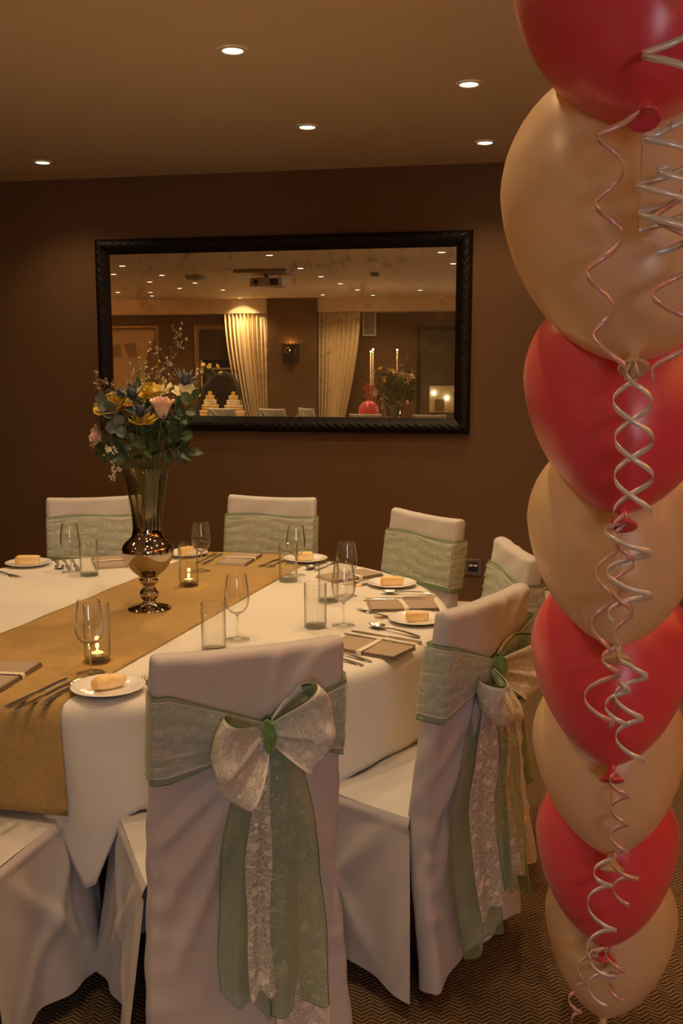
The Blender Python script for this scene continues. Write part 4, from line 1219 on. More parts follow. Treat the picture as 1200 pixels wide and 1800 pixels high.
daisy('yellow_chrysanthemum', 'shaggy yellow bloom low in the middle of the bouquet', fr(-1.223, 1.375, 2.965), (0.05, -0.35, 0.9), 0.050, 'petal_yellow', 'petal_yellow', 5, 34, 0.10, 0.4, 1.3)
daisy('cream_lily', 'creamy white open bloom at the upper right of the bouquet', fr(-1.105, 1.462, 3.03), (0.35, -0.4, 0.85), 0.046, 'petal_cream', 'petal_yellow', 2, 9, 0.34, 0.5, 0.7)
daisy('cream_lily', 'creamy white pointed bloom just left of the pink rosebud', fr(-1.178, 1.468, 3.02), (-0.4, -0.45, 0.8), 0.044, 'petal_cream', 'petal_yellow', 2, 8, 0.34, 0.3, 0.5)
thistle('blue thistle with spiky bracts in front of the top yellow bloom', fr(-1.249, 1.468, 2.94), (-0.1, -0.3, 1), 0.055)
thistle('blue thistle with spiky bracts above the low yellow bloom', fr(-1.214, 1.414, 2.92), (0.1, -0.4, 1), 0.055)
thistle('grey blue thistle standing out alone at the upper right', fr(-1.104, 1.512, 3.03), (0.4, -0.2, 1), 0.058)
thistle('dark thistle at the upper left between two yellow blooms', fr(-1.306, 1.468, 2.99), (-0.2, -0.2, 1), 0.045)
leafy('eucalyptus_sprig', 'grey-green round eucalyptus leaves before the left yellow rose', fr(-1.345, 1.435, 2.95), fr(-1.30, 1.34, 2.97), EUC, 6, 0.8, 'stem_green', 3, 0.9)
leafy('eucalyptus_sprig', 'round green leaves at the right edge of the bouquet', fr(-1.065, 1.45, 2.99), fr(-1.13, 1.33, 2.99), EUCD, 6, 0.7, 'stem_green', 5, 0.9)
leafy('eucalyptus_sprig', 'grey leaves below the thistle at the middle left', fr(-1.29, 1.37, 2.95), fr(-1.26, 1.28, 2.98), EUC, 5, 0.9, 'stem_green', 8, 0.75)
leafy('eucalyptus_sprig', 'rounded leaves hanging at the right under the rosebud', fr(-1.10, 1.335, 2.97), fr(-1.16, 1.33, 2.98), EUCD, 6, 0.9, 'stem_green', 9, 0.9)
leafy('ruscus_sprig', 'dark pointed leaves reaching right over the vase rim', fr(-1.10, 1.285, 2.99), fr(-1.18, 1.285, 2.99), RUS, 8, 0.6, 'stem_green', 21)
leafy('ruscus_sprig', 'dark pointed leaves over the front of the vase rim', fr(-1.20, 1.305, 2.93), fr(-1.235, 1.255, 2.98), RUS, 8, 0.9, 'stem_green', 22)
leafy('ruscus_sprig', 'dark leaves filling the middle of the bouquet', fr(-1.22, 1.40, 2.99), fr(-1.24, 1.27, 3.0), RUS, 10, 0.9, 'stem_green', 23)
leafy('ruscus_sprig', 'dark leaves at the left of the bouquet under the faded rose', fr(-1.37, 1.295, 2.99), fr(-1.28, 1.27, 2.99), RUS, 8, 0.8, 'stem_green', 24)
leafy('ruscus_sprig', 'dark leaves behind the blooms at the back of the bouquet', fr(-1.25, 1.42, 3.09), fr(-1.25, 1.27, 3.07), RUS, 10, 0.9, 'stem_green', 25, 1.1)
leafy('ruscus_sprig', 'dark leaves at the right under the rosebud stem', fr(-1.12, 1.36, 3.02), fr(-1.20, 1.27, 3.02), RUS, 9, 0.9, 'stem_green', 26)
leafy('ruscus_sprig', 'dark leaves rising between the two top yellow blooms', fr(-1.27, 1.47, 3.05), fr(-1.25, 1.30, 3.04), RUS, 10, 0.9, 'stem_green', 31, 0.9)
leafy('ruscus_sprig', 'dark leaves behind the rosebud at the right', fr(-1.15, 1.42, 3.06), fr(-1.20, 1.29, 3.05), RUS, 10, 0.9, 'stem_green', 32, 0.95)
sprig('wax_flower', 'airy sprig of tiny pale blossoms rising left of the tallest one', fr(-1.215, 1.60, 3.06), fr(-1.24, 1.32, 3.06), 34, 'petal_wax', 'stem_brown', 17, 0.0042, 0.045)
leafy('ruscus_sprig', 'dark leaves at the left between rose and vase rim', fr(-1.31, 1.37, 3.0), fr(-1.27, 1.27, 3.0), RUS, 9, 0.9, 'stem_green', 27)

# ------------------------------------------------------------------ balloons
def balloon_mesh(Rr):
    prof = []
    # knot end at z=0, widest at 1.5 R, top at 2.5 R
    for i in range(25):
        q = i / 24; a = -math.pi / 2 + math.pi * q
        pass
    n1 = 26
    for i in range(n1 + 1):
        q = i / n1
        r = Rr * (math.sin(q * math.pi / 2) ** 0.92) * (1 - 0.05 * math.sin(math.pi * q)) if q > 0 else 0
        z = 1.5 * Rr * (1 - math.cos(q * math.pi / 2) ** 1.12)
        # teardrop: straighten the lower flank
        z = 1.5 * Rr * (0.62 * q ** 1.25 + 0.38 * (1 - math.cos(q * math.pi / 2)))
        r = max(r, 0.010)
        prof.append((r, z))
    for i in range(1, 21):
        a = math.pi / 2 * i / 20
        prof.append((max(0.0002, Rr * math.cos(a)), 1.5 * Rr + Rr * math.sin(a)))
    m = MB(); m.lathe(prof, 56); return m
def balloon(knot, Rr, mat, label, tilt, az):
    ax = Vector((math.sin(R(az)) * math.sin(R(tilt)), math.cos(R(az)) * math.sin(R(tilt)), math.cos(R(tilt))))
    F = frame_to(ax)
    t = thing('balloon', label, 'balloon', knot, 0, 'balloons in the column')
    t.rotation_mode = 'QUATERNION'; t.rotation_quaternion = Vector((0, 0, 1)).rotation_difference(ax)
    add('body', balloon_mesh(Rr).me('body'), t, (0, 0, 0.006), mat=mat)
    m = MB(); s = 0.075 * Rr / 0.18 * 1.0
    m.lathe([(0.010, 0.010), (0.0065, 0.003), (0.0065, -0.003), (0.012, -0.010), (0.017, -0.014), (0.018, -0.018), (0.015, -0.020), (0.010, -0.016), (0.0001, -0.013)], 18)
    add('knot', m.me('knot'), t, mat=mat, scale=(1.35, 1.35, 1.2))
BL = [((0.129, 1.494, 1.904), 0.193, 34, 0.5, 'latex_pink', 'pink balloon at the top of the column, cut by the top edge'),
      ((0.138, 1.594, 1.565), 0.214, 34, 0.0, 'latex_cream', 'cream balloon second from the top, largest cream one'),
      ((0.140, 1.694, 1.307), 0.173, 33, 1.0, 'latex_pink', 'pink balloon third from the top of the column'),
      ((0.148, 1.794, 1.050), 0.165, 32, -0.5, 'latex_cream', 'cream balloon fourth from the top of the column'),
      ((0.156, 1.894, 0.782), 0.158, 30, -1.0, 'latex_pink', 'pink balloon fifth from the top of the column'),
      ((0.171, 1.983, 0.554), 0.159, 28, -4.0, 'latex_cream', 'cream balloon sixth from the top of the column'),
      ((0.172, 2.073, 0.298), 0.156, 26, 1.0, 'latex_pink', 'pink balloon lowest of its colour in the column'),
      ((0.181, 2.152, 0.076), 0.150, 24, 9.0, 'latex_cream', 'cream balloon at the bottom of the column, just above the carpet')]
for kpos, Rr, tl, az, mat, lab in BL: balloon(kpos, Rr, mat, lab, tl, az)
# line with the floor weight that holds the column
m = MB(); m.tube([Vector(b[0]) for b in BL] + [Vector((0.181, 2.152, 0.03))], 0.0008, 5)
tag(add('balloon_line', m.me('balloon_line'), mat='clear_line'), 'thin line tying the column of balloons together', 'line')
m = MB(); m.lathe([(0.0001, 0.0), (0.035, 0.0), (0.04, 0.006), (0.036, 0.022), (0.02, 0.03), (0.006, 0.034), (0.0001, 0.035)], 24)
tag(add('balloon_weight', m.me('balloon_weight'), None, (0.181, 2.152, 0.0), mat='latex_pink'), 'small round weight on the carpet under the lowest balloon', 'weight')

def curl(label, pts, rad, turns, mat, width=0.0085, ph=0.0, grow=0.0):
    # curled ribbon: helical band round a polyline axis
    P = [Vector(p) for p in pts]
    L = [0]
    for a, b in zip(P[:-1], P[1:]): L.append(L[-1] + (b - a).length)
    N = max(24, int(turns * 26)); vs = []
    for i in range(N + 1):
        q = i / N; d = q * L[-1]
        j = max(k for k in range(len(L) - 1) if L[k] <= d + 1e-9); c = P[j].lerp(P[j + 1], (d - L[j]) / max(1e-6, L[j + 1] - L[j]))
        a = ph + 2 * math.pi * turns * q
        r = rad * min(1, q * 6 + 0.1) * (1 + grow * q)
        out = Vector((math.cos(a), math.sin(a), 0))
        p = c + out * r
        ax = Vector((0, 0, 1))
        vs += [p - ax * width / 2, p + ax * width / 2]
    fs = [(2 * i, 2 * i + 2, 2 * i + 3, 2 * i + 1) for i in range(N)]
    o = add('curled_ribbon', mesh('curled_ribbon', vs, fs), mat=mat); solid(o, 0.0004, 0)
    tag(o, label, 'ribbon', 'curled ribbons on the balloons')
RB = [
 ('pink curled ribbon winding down the large cream balloon from the top knot', [(0.119, 1.465, 1.896), (0.084, 1.468, 1.866), (0.089, 1.467, 1.741), (0.08, 1.468, 1.688), (0.076, 1.468, 1.641), (0.095, 1.467, 1.578), (0.101, 1.467, 1.534)], 0.0193, 4.1, 'ribbon_pink', 0.0),
 ('white curled ribbon in the upper right corner over the top pink balloon', [(0.158, 1.411, 2.041), (0.16, 1.411, 1.973), (0.166, 1.41, 1.839)], 0.0444, 1.9, 'ribbon_white', 4.0),
 ('white curled ribbon at the right edge over the large cream balloon, upper tangle', [(0.16, 1.431, 1.869), (0.152, 1.432, 1.816), (0.155, 1.432, 1.735)], 0.0366, 2.2, 'ribbon_white', 1.2),
 ('white curled ribbon at the right edge over the large cream balloon, lower tangle', [(0.164, 1.441, 1.817), (0.155, 1.442, 1.766), (0.165, 1.441, 1.706)], 0.0338, 1.9, 'ribbon_white', 2.6),
 ('pink curled ribbon at the right edge above the second pink balloon', [(0.177, 1.449, 1.788), (0.18, 1.449, 1.676), (0.185, 1.448, 1.534)], 0.0345, 2.4, 'ribbon_pink', 1.0),
 ('white ribbon twisted in diamonds down the second pink balloon, left strand', [(0.134, 1.554, 1.554), (0.135, 1.554, 1.512), (0.142, 1.554, 1.427), (0.143, 1.553, 1.328)], 0.0285, 2.0, 'ribbon_white', 0.0),
 ('white ribbon twisted in diamonds down the second pink balloon, right strand', [(0.134, 1.554, 1.554), (0.135, 1.554, 1.512), (0.142, 1.554, 1.427), (0.143, 1.553, 1.328)], 0.0285, 2.0, 'ribbon_white', 3.14),
 ('white curled ribbon on the fourth balloon, wide loops', [(0.139, 1.654, 1.313), (0.148, 1.653, 1.271), (0.156, 1.653, 1.139)], 0.0355, 2.5, 'ribbon_white', 0.6),
 ('pink curled ribbon on the fourth balloon, left strand', [(0.139, 1.654, 1.313), (0.119, 1.656, 1.27), (0.11, 1.656, 1.165), (0.111, 1.656, 1.078)], 0.0161, 2.7, 'ribbon_pink', 2.2),
 ('pink curled ribbon on the fourth balloon, right strand', [(0.139, 1.664, 1.311), (0.143, 1.664, 1.26), (0.141, 1.664, 1.174), (0.151, 1.663, 1.097)], 0.0170, 2.6, 'ribbon_pink', 0.2),
 ('white curled ribbon on the fifth balloon, right hand loops', [(0.146, 1.754, 1.062), (0.178, 1.751, 1.039), (0.168, 1.752, 0.971), (0.176, 1.751, 0.856)], 0.0242, 2.9, 'ribbon_white', 1.0),
 ('pink curled ribbon on the fifth balloon, wide open loop at left', [(0.145, 1.754, 1.062), (0.125, 1.756, 1.029), (0.117, 1.756, 0.913)], 0.0284, 1.7, 'ribbon_pink', 2.6),
 ('cream curled ribbon in the middle of the fifth balloon', [(0.153, 1.763, 1.007), (0.15, 1.764, 0.965), (0.149, 1.764, 0.923)], 0.0203, 1.3, 'ribbon_white', 4.0),
 ('pink curled ribbon on the sixth balloon, tight curls', [(0.158, 1.853, 0.8), (0.17, 1.852, 0.758), (0.173, 1.852, 0.633)], 0.0163, 3.0, 'ribbon_pink', 0.4),
 ('white curled ribbon on the lowest pink balloon, left strand', [(0.167, 1.943, 0.572), (0.139, 1.945, 0.534), (0.155, 1.944, 0.45), (0.153, 1.944, 0.363)], 0.0278, 2.3, 'ribbon_white', 2.0),
 ('pink curled ribbon on the lowest pink balloon, right strand', [(0.168, 1.943, 0.581), (0.193, 1.94, 0.566), (0.198, 1.94, 0.494)], 0.0251, 1.7, 'ribbon_pink', 0.5),
 ('cream curled ribbon on the bottom balloon below the knot', [(0.17, 2.033, 0.323), (0.162, 2.034, 0.282), (0.169, 2.033, 0.211)], 0.0293, 1.6, 'ribbon_white', 1.2),
 ('pink curled ribbon left of the lowest pink balloon knot', [(0.167, 2.033, 0.325), (0.131, 2.036, 0.296), (0.116, 2.037, 0.221)], 0.0123, 1.8, 'ribbon_pink', 3.0),
 ('pink curled ribbon right of the lowest pink balloon knot', [(0.172, 2.033, 0.326), (0.195, 2.031, 0.301), (0.193, 2.031, 0.202)], 0.0170, 2.0, 'ribbon_pink', 1.0),
 ('pink curled ribbon end low at the left of the bottom balloon', [(0.108, 2.047, 0.206), (0.118, 2.047, 0.134)], 0.0124, 1.4, 'ribbon_pink', 1.0),
]
for lab, pts, rad, turns, mat, ph in RB: curl(lab, pts, rad, turns, mat, 0.0100, ph)

# ------------------------------------------------------------------ behind the camera: what the mirror shows
def curtain(label, fx0, fx1, ztop_, zbot, y, n, seed):
    t = thing('curtain', label, 'curtain', (0, y, 0), 0, 'cream curtains beside the pillar')
    m = MB()
    def fn(u, v):
        z = ztop_ + (zbot - ztop_) * v
        a, b = fx0(z), fx1(z)
        x = a + (b - a) * u
        amp = 0.035 + 0.02 * math.sin(seed + u * 5)
        yy = amp * math.sin(u * n * 2 * math.pi + 0.6 * math.sin(v * 3 + u * 4)) + 0.014 * math.sin(u * n * 5.3 + v * 2)
        return (x, yy, z)
    m.grid(fn, 200, 50); o = add('drape', m.me('drape'), t, mat='curtain_cloth')
    m = MB()
    za = 0.62; m.tube([(fx0(za) - 0.03, -0.06, za + 0.06), (fx0(za) + 0.05, 0.08, za), (fx1(za) - 0.05, 0.085, za + 0.03), (fx1(za) + 0.02, -0.05, za + 0.09)], 0.012, 8)
    add('tieback', m.me('tieback'), t, mat='curtain_cloth')
def lerpz(z, a, b): # a at top 2.44, b at 0.62
    q = min(1, max(0, (2.44 - z) / 1.82)); return a + (b - a) * q ** 1.6
def cl0(z): return lerpz(z, -5.27, -4.95) if z > 0.62 else -4.95 - 0.12 * min(1, (0.62 - z) / 0.3)
def cr1(z): return lerpz(z, -2.94, -3.22) if z > 0.62 else -3.22 + 0.12 * min(1, (0.62 - z) / 0.3)
curtain('cream curtain gathered back, left of the dark pillar in the mirror', cl0, lambda z: -4.515, 2.435, 0.03, -4.78, 11, 0.3)
curtain('cream curtain gathered back, right of the dark pillar in the mirror', lambda z: -3.635, cr1, 2.445, 0.03, -4.78, 10, 1.3)

# wall lamps: the one on the pillar, plus unseen ones added to brighten the ceiling
def sconce(loc, rz, label, energy, holes=True):
    t = thing('wall_sconce', label, 'wall lamp', loc, rz, 'pierced metal wall lamps')
    vs = []; fs = []; NA, NZ_ = 28, 16
    for j in range(NZ_ + 1):
        for i in range(NA + 1):
            a = math.pi * i / NA
            z = -0.155 + 0.31 * j / NZ_
            if j == NZ_: z += 0.018 * (i % 3) - 0.012
            vs.append((-0.145 * math.cos(a), 0.10 * math.sin(a), z))
    rnd = random.Random(4)
    for j in range(NZ_):
        for i in range(NA):
            if holes and j in (8, 10, 12) and 7 < i < 21 and rnd.random() < 0.22: continue
            fs.append((j * (NA + 1) + i, j * (NA + 1) + i + 1, (j + 1) * (NA + 1) + i + 1, (j + 1) * (NA + 1) + i))
    if not holes: fs.append(tuple(range(NA + 1)))
    o = add('shade', mesh('shade', vs, fs, None, False), t, mat='sconce_metal'); solid(o, 0.003, 0)
    m = MB(); m.lathe([(0.0001, -0.02), (0.014, -0.02), (0.018, 0.0), (0.012, 0.03), (0.0001, 0.05)], 12); add('bulb', m.me('bulb'), t, (0, 0.045, 0.03), mat='lamp_glow')
    box_obj('bracket', (0, 0.012, 0), (0.05, 0.024, 0.12), 'sconce_metal', t)
    l = bpy.data.lights.new('sconce_lamp', 'POINT'); l.energy = energy; l.color = (1, 0.50, 0.17); l.shadow_soft_size = 0.02
    lo = bpy.data.objects.new('sconce_lamp', l); COL.objects.link(lo); lo.parent = t; lo.location = (0, 0.05, 0.115)
sconce((-4.095, YR + 0.42, 1.775), 0, 'dark pierced metal wall lamp on the pillar, seen in the mirror', 2.2)
for y in (-2.5,): sconce((XL, y, 1.775), R(-90), 'added metal fill lamp on the left wall, out of the picture', FILL_SCONCE_W, False)
for y, nm in ((-2.8, 'farthest from the mirror wall'), (0.2, 'beside the viewer'), (3.2, 'nearest the mirror wall')): sconce((XR, y, 1.775), R(90), 'added metal fill lamp on the right wall outside the picture, ' + nm, FILL_SCONCE_W, False)

# projector
t = thing('projector', 'white ceiling projector under a flat mounting panel, seen in the mirror', 'projector', (-3.25, -0.15, HC))
box_obj('mount_panel', (0, 0.1, -0.02), (0.64, 0.42, 0.038), 'grey_plastic', t, 0.004)
box_obj('pole', (0.0, 0.0, -0.06), (0.05, 0.05, 0.05), 'white_plastic', t)
box_obj('body', (0.03, 0.0, -0.135), (0.40, 0.30, 0.105), 'white_plastic', t, 0.012)
box_obj('vent_grille', (0.13, 0.152, -0.135), (0.10, 0.006, 0.07), 'black_plastic', t)
m = MB(); m.lathe([(0.0001, 0), (0.03, 0), (0.032, 0.02), (0.026, 0.02), (0.0001, 0.012)], 20, M=Matrix.Rotation(R(-90), 3, 'X')); add('lens', m.me('lens'), t, (-0.09, 0.15, -0.135), mat='black_plastic')
def disc_fix(name, label, cat, x, y, r, h, mat):
    t = thing(name, label, cat, (x, y, HC))
    m = MB(); m.lathe([(r, -0.001), (r, -h * 0.5), (r * 0.86, -h), (0.0001, -h)], 28); add('housing', m.me('housing'), t, mat=mat)
    m = MB(); m.lathe([(r * 0.5, -h - 0.001), (r * 0.46, -h - 0.006), (0.0001, -h - 0.007)], 24); add('cap', m.me('cap'), t, mat='grey_plastic')
disc_fix('ceiling_vent', 'round ceiling vent at the upper left of the mirror', 'vent', -4.27, -0.52, 0.13, 0.045, 'grey_plastic')
disc_fix('smoke_detector', 'grey smoke detector on the ceiling at the upper right of the mirror', 'smoke detector', -2.0, -0.55, 0.06, 0.04, 'grey_plastic')

# gilt mirrors with their reflections built in, grille, door
def framed(name, label, cat, cx, cz, w, h, fw, y=YR):
    t = thing(name, label, cat, (cx, y, cz)); t.rotation_euler = (0, 0, math.pi)
    for ax, sg in (('x', 1), ('x', -1), ('z', 1), ('z', -1)):
        frame_rail('frame_rail', ax, sg, t, w / 2, h / 2, fw, 0.04, 'gilt', 0.004)
    return t
t = framed('gilt_mirror', 'gilt framed mirror with painted pale reflection, at the left edge of the big mirror', 'picture', -7.06, 1.55, 1.0, 1.46, 0.09)
box_obj('print', (0, -0.010, 0), (0.84, 0.012, 1.30), 'reflected_pale', t)  # pale reflection in this mirror painted as flat colour panels
def slab(name, pts, mat, yy):
    vs = [(x, yy, z) for x, z in pts] + [(x, yy - 0.002, z) for x, z in pts]; n = len(pts)
    fs = [tuple(range(n)), tuple(range(2 * n - 1, n - 1, -1))] + [(i, (i + 1) % n, n + (i + 1) % n, n + i) for i in range(n)]
    add(name, mesh(name, vs, fs, None, False), t, mat=mat)
slab('grey_panel', [(-0.05, 0.42), (0.16, 0.40), (0.10, 0.16), (-0.08, 0.16)], 'reflected_grey', -0.017)
slab('grey_panel', [(0.24, 0.40), (0.41, 0.38), (0.38, 0.16), (0.2, 0.16)], 'reflected_grey', -0.017)
slab('brown_corner', [(-0.41, 0.5), (-0.22, 0.12), (-0.22, -0.6), (-0.41, -0.6)], 'reflected_brown', -0.017)
refl_win = framed('reflected_window', 'gilt framed mirror with its reflected window and dark blind modelled', 'window', -5.5, 1.5, 0.86, 1.58, 0.10)
for k_ in ('label', 'category'): del refl_win[k_]
struct(refl_win)
box_obj('pane', (0, -0.006, -0.25), (0.70, 0.006, 0.9), 'pane_dark', refl_win)  # reflected window modelled as real pane, bars and blind inside the gilt frame
for i in range(5): box_obj('blind_fold', (0, -0.014, 0.62 - 0.1 * i), (0.68, 0.012 + 0.003 * i, 0.098), 'blind_cloth', refl_win)
for x in (-0.3, 0.3): box_obj('glazing_bar', (x, -0.010, -0.1), (0.03, 0.012, 0.6), 'white_paint', refl_win)
box_obj('glazing_bar', (0, -0.010, 0.02), (0.66, 0.014, 0.03), 'white_paint', refl_win)
t = thing('wall_grille', 'white framed grille high on the wall beside the right curtain in the mirror', 'grille', (-2.835, YR + 0.001, 2.27)); t.rotation_euler = (0, 0, math.pi)
box_obj('panel', (0, -0.01, 0), (0.20, 0.02, 0.38), 'grey_plastic', t)
for c, d in (((-0.10, -0.02, 0), (0.025, 0.04, 0.41)), ((0.10, -0.02, 0), (0.025, 0.04, 0.41)), ((0, -0.02, -0.195), (0.20, 0.04, 0.025)), ((0, -0.02, 0.195), (0.20, 0.04, 0.025))):
    box_obj('frame_rail', c, d, 'white_paint', t)
for i in range(8): box_obj('slat', (0, -0.024, -0.16 + 0.045 * i), (0.17, 0.006, 0.016), 'grey_plastic', t)
d1 = struct(bpy.data.objects.new('door_1', None)); COL.objects.link(d1); d1.location = (-1.55, YR, 0)
box_obj('door_leaf', (0, 0.02, 1.08), (0.84, 0.03, 2.14), 'blind_cloth', d1)
for c, d in (((-0.45, 0.025, 1.09), (0.06, 0.05, 2.18)), ((0.45, 0.025, 1.09), (0.06, 0.05, 2.18)), ((0, 0.025, 2.18), (0.96, 0.05, 0.06))): box_obj('door_frame', c, d, 'frame_dark', d1)
t = thing('small_mirror', 'small mirror with built-in pale reflection and two glowing spots, low right in the big mirror', 'wall lamp', (-1.60, YR + 0.04, 1.02))
box_obj('panel', (0, 0.008, 0), (0.42, 0.012, 0.44), 'reflected_pale', t)  # pale reflection painted as a panel; reflected lamps added as glowing balls
box_obj('dark_opening', (-0.04, 0.016, -0.1), (0.16, 0.008, 0.2), 'reflected_brown', t)
for x, z in ((-0.08, 0.0), (0.14, 0.08)):
    m = MB(); m.ball((0, 0, 0), 0.035, 14, 10); add('lamp', m.me('lamp'), t, (-x, 0.045, z + 0.02), mat='bulb_glow')

# second table with cakes, flowers, candles; chairs whose tops show in the mirror
T2 = (-2.35, -2.75); T3 = (-4.72, -3.45)
make_table('round_table', T2, 'round table behind the viewer carrying candles and flowers', 0.9)
make_cloth('tablecloth', T2, 'white cloth on the candle table behind the viewer', rad=0.9, angs=[], tips=())
make_table('cake_table', T3, 'round table behind the viewer carrying two tiered cakes', 0.6)
make_cloth('tablecloth', T3, 'white cloth on the cake table behind the viewer', rad=0.6, angs=[], tips=())
ZC = TZ + 0.0012
def cake(label, x, y, sc=1.0):
    t = thing('tiered_cake', label, 'cake', (x, y, ZC), 0, 'tiered cakes'); z = 0.0
    m = MB(); m.lathe([(0.0001, 0), (0.20, 0), (0.20, 0.012), (0.0001, 0.012)], 40); add('board', m.me('board'), t, mat='white_plastic'); z = 0.0125
    for r, h, mat in ((0.175, 0.10, 'cake_sponge'), (0.14, 0.09, 'cake_sponge'), (0.105, 0.08, 'cake_icing'), (0.072, 0.07, 'cake_sponge')):
        r *= sc
        m = MB(); m.lathe([(0.0001, 0), (r, 0), (r * 1.02, h * 0.2), (r * 1.01, h * 0.75), (r * 0.96, h * 0.97), (0.0001, h)], 40); add('tier', m.me('tier'), t, (0, 0, z), mat=mat)
        m = MB(); m.lathe([(r * 0.99, h * 0.78), (r * 1.06, h * 0.82), (r * 1.05, h * 0.95), (r * 0.97, h * 1.0)], 40); add('icing', m.me('icing'), t, (0, 0, z), mat='cake_icing')
        z += h
    box_obj('topper', (0, 0, z + 0.03), (0.055, 0.055, 0.06), 'petal_yellow', t, 0.006)
cake('tiered yellow and cream cake in the mirror, before the black armchair', -4.735, -3.5)
cake('tiered cream cake in the mirror, behind the tall flower stand', -5.16, -3.62, 0.95)
def posy(name, label, x, y, z0, zf, rad, n, seed, dark=False, support='vase'):
    t = thing(name, label, 'flowers', (x, y, z0)); rnd = random.Random(seed)
    if support == 'vase':
        m = MB(); m.lathe([(0.0001, 0), (0.08, 0), (0.085, 0.01), (0.10, 0.08), (0.135, zf - z0 - 0.08), (0.131, zf - z0 - 0.08), (0.095, 0.08), (0.078, 0.02), (0.0001, 0.015)], 36)
        add('bowl', m.me('bowl'), t, mat='vase_glass')
    else:
        m = MB(); m.lathe([(0.0001, 0), (0.09, 0), (0.09, 0.008), (0.02, 0.02), (0.012, 0.05), (0.014, (zf - z0) * 0.6), (0.05, (zf - z0) * 0.9), (0.085, zf - z0), (0.08, zf - z0), (0.0001, (zf - z0) * 0.75)], 32)
        add('stand', m.me('stand'), t, mat='glass_clear')
    h = zf - z0
    lf = MB(); st = MB()
    for i in range(70):
        a = rnd.random() * 6.28; b = rnd.uniform(-0.4, 1.4)
        d = Vector((math.cos(a) * math.cos(b), math.sin(a) * math.cos(b), math.sin(b) * 0.8))
        M = frame_to(d) @ Matrix.Rotation(R(-70), 3, 'X')
        petal(lf, M, Vector((0, 0, h)) + d * rad * 0.55, rad * rnd.uniform(0.35, 0.65), rad * 0.09, 0.5, 0.3, 3, 4, 0.1)
        if i % 3 == 0: st.tube([(0, 0, h * 0.5 if support == 'vase' else h * .85), Vector((0, 0, h)) + d * rad * 0.6], 0.003, 4)
    add('leaves', lf.me('leaves'), t, mat='leaf_dark'); add('stems', st.me('stems'), t, mat='stem_green')
    for i in range(n):
        a = 6.28 * i / n + rnd.random(); b = rnd.uniform(-0.1, 1.3)
        d = Vector((math.cos(a) * math.cos(b), math.sin(a) * math.cos(b), math.sin(b) * 0.8)); F = frame_to(d); m = MB()
        s = rad * rnd.uniform(0.2, 0.28)
        for r_ in range(3):
            for k_ in range(8):
                M = F @ Matrix.Rotation(k_ * 0.785 + r_ * 0.4, 3, 'Z') @ Matrix.Rotation(0.25 + 0.42 * r_, 3, 'X')
                petal(m, M, Vector((0, 0, 0)), s * (1 - .15 * r_), s * 0.34, 1.1, 0.3, 3, 4, 0.8)
        add('bloom', m.me('bloom'), t, Vector((0, 0, h)) + d * rad * 0.85, mat=rnd.choice(['petal_yellow', 'petal_cream', 'petal_yellow', 'petal_pink' if not dark else 'petal_yellow']))
posy('flower_bowl', 'bowl of yellow flowers beside tall candles, seen in the mirror', -2.06, -2.6, ZC, 1.06, 0.22, 12, 5)
posy('flower_stand', 'tall glass stand topped with yellow and white flowers, seen in the mirror', -5.02, -3.15, ZC, 1.46, 0.20, 14, 6, False, 'stand')
posy('flower_wreath', 'dark arrangement of yellow flowers behind the candles in the mirror', -2.30, -3.3, ZC, 1.40, 0.19, 9, 8, True, 'stand')
for x, y, h, lab in ((-2.345, -2.5, 1.725, 'tall lit candle at the left of the flower bowl in the mirror, front one'), (-2.42, -2.75, 1.70, 'tall lit candle at the left of the flower bowl in the mirror, rear one'), (-2.05, -2.48, 1.725, 'tall lit candle standing right, among the mirrored bowl flowers')):
    t = thing('taper_candle', lab, 'candle', (x, y - (0.1 if x > -2.1 else 0), ZC), 0, 'tall candles seen in the mirror')
    if x > -2.1: t.location = (x, -2.86, ZC)
    m = MB(); m.lathe([(0.0001, 0), (0.05, 0), (0.052, 0.006), (0.012, 0.02), (0.008, 0.05), (0.008, h - ZC - 0.46), (0.018, h - ZC - 0.44), (0.018, h - ZC - 0.42), (0.0001, h - ZC - 0.42)], 20); add('candlestick', m.me('candlestick'), t, mat='gilt')
    m = MB(); m.lathe([(0.011, h - ZC - 0.42), (0.0105, h - ZC), (0.0001, h - ZC + 0.002)], 16); add('wax', m.me('wax'), t, mat='wax')
    m = MB(); m.lathe([(0.0001, 0.0), (0.007, 0.012), (0.0085, 0.02), (0.005, 0.036), (0.0001, 0.052)], 12); add('flame', m.me('flame'), t, (0, 0, h - ZC + 0.004), mat='flame_glow')
    l = bpy.data.lights.new('candle_light', 'POINT'); l.energy = 1.0; l.color = (1, 0.5, 0.16); l.shadow_soft_size = 0.01
    lo = bpy.data.objects.new('candle_light', l); COL.objects.link(lo); lo.parent = t; lo.location = (0, 0, h - ZC + 0.07)
t = thing('balloon', 'single red balloon on the candle table, seen in the mirror', 'balloon', (-2.37, -2.3, ZC + 0.002))
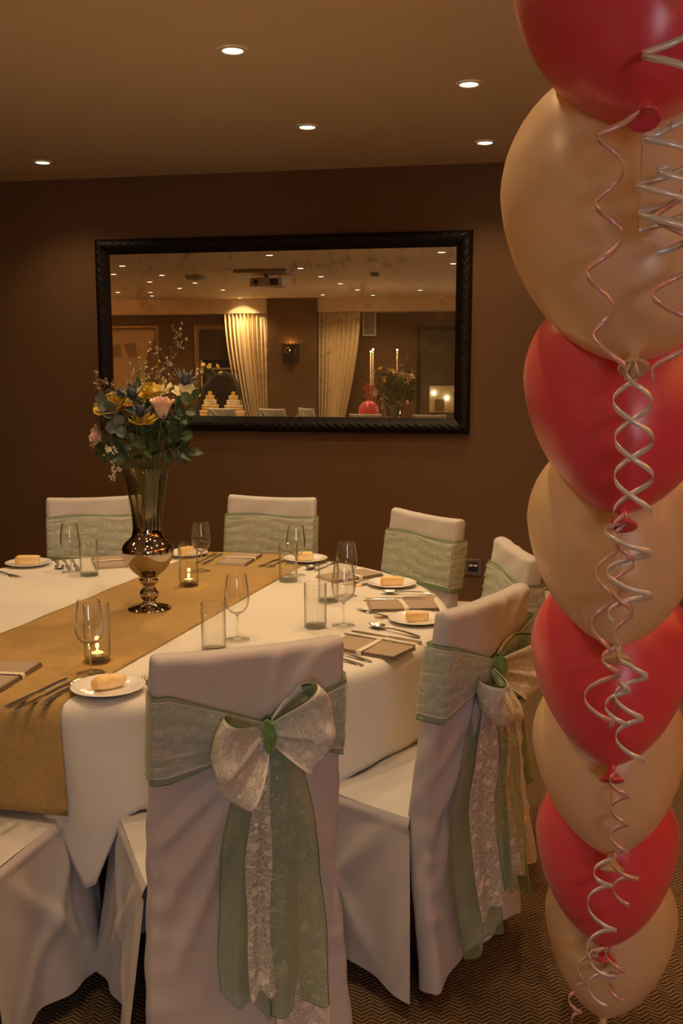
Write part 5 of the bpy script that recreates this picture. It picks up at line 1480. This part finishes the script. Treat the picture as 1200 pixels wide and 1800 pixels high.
m = MB(); m.ball((0, 0, 0.175), 0.145, 28, 18, (1, 1, 1.05)); add('body', m.me('body'), t, mat='latex_pink')
m = MB(); m.lathe([(0.0001, -0.002), (0.016, 0.0), (0.012, 0.012), (0.008, 0.02), (0.014, 0.04)], 14); add('knot', m.me('knot'), t, mat='latex_pink')
for i in range(4):
    m_ = [(-2.40 + 0.04 * i, -2.28, 1.10), (-2.41 + 0.04 * i, -2.28, 1.32)]
    curl('red curled ribbon above the single balloon in the mirror, ' + ('leftmost of four', 'second from left', 'third from left', 'rightmost of four')[i], m_, 0.03, 2.2, 'latex_pink', 0.016, i * 1.4)
for o in list(COL.objects):
    if o.name.startswith('curled_ribbon') and o['label'].startswith('red curled'): o['group'] = 'red ribbons on the mirrored balloon'
# black armchair
t = thing('armchair', 'black rounded armchair in front of the gilt mirror showing a window, seen in the mirror', 'armchair', (-5.25, -4.25, 0))
m = MB()
def shell_back(u, v):
    a = math.pi * (1.0 + u); w = 0.36
    topz = 0.55 + 0.93 * math.sin(math.pi * u) ** 0.55
    return (w * math.cos(a), 0.30 * math.sin(a) - 0.02, 0.2 + (topz - 0.2) * v)
m.grid(shell_back, 40, 14); o = add('back', m.me('back'), t, mat='black_cloth'); solid(o, 0.06, 0)
box_obj('seat', (0, 0.02, 0.36), (0.58, 0.52, 0.16), 'black_cloth', t, 0.04)
for x in (-0.24, 0.24):
    for y in (-0.2, 0.22): box_obj('leg', (x, y, 0.14), (0.04, 0.04, 0.279), 'dark_wood', t)
for kind, top, face, lab in (('A', (-4.30, -1.55), (0.1, -1), 'covered chair top in the mirror before the cakes'),
                             ('A', (-3.57, -1.5), (0.25, -1), 'covered chair top in the mirror below the pillar, left one'),
                             ('B', (-3.15, -1.75), (0.75, -0.65), 'covered chair top in the mirror below the pillar, turned sideways'),
                             ('A', (-2.06, -0.25), (0.05, -1), 'covered chair top in the mirror below the flower bowl'),
                             ('B', (-1.29, -0.25), (-0.05, -1), 'covered chair top in the mirror at its lower right corner')):
    place_chair(kind, top, face, lab, 'covered chairs seen in the mirror')
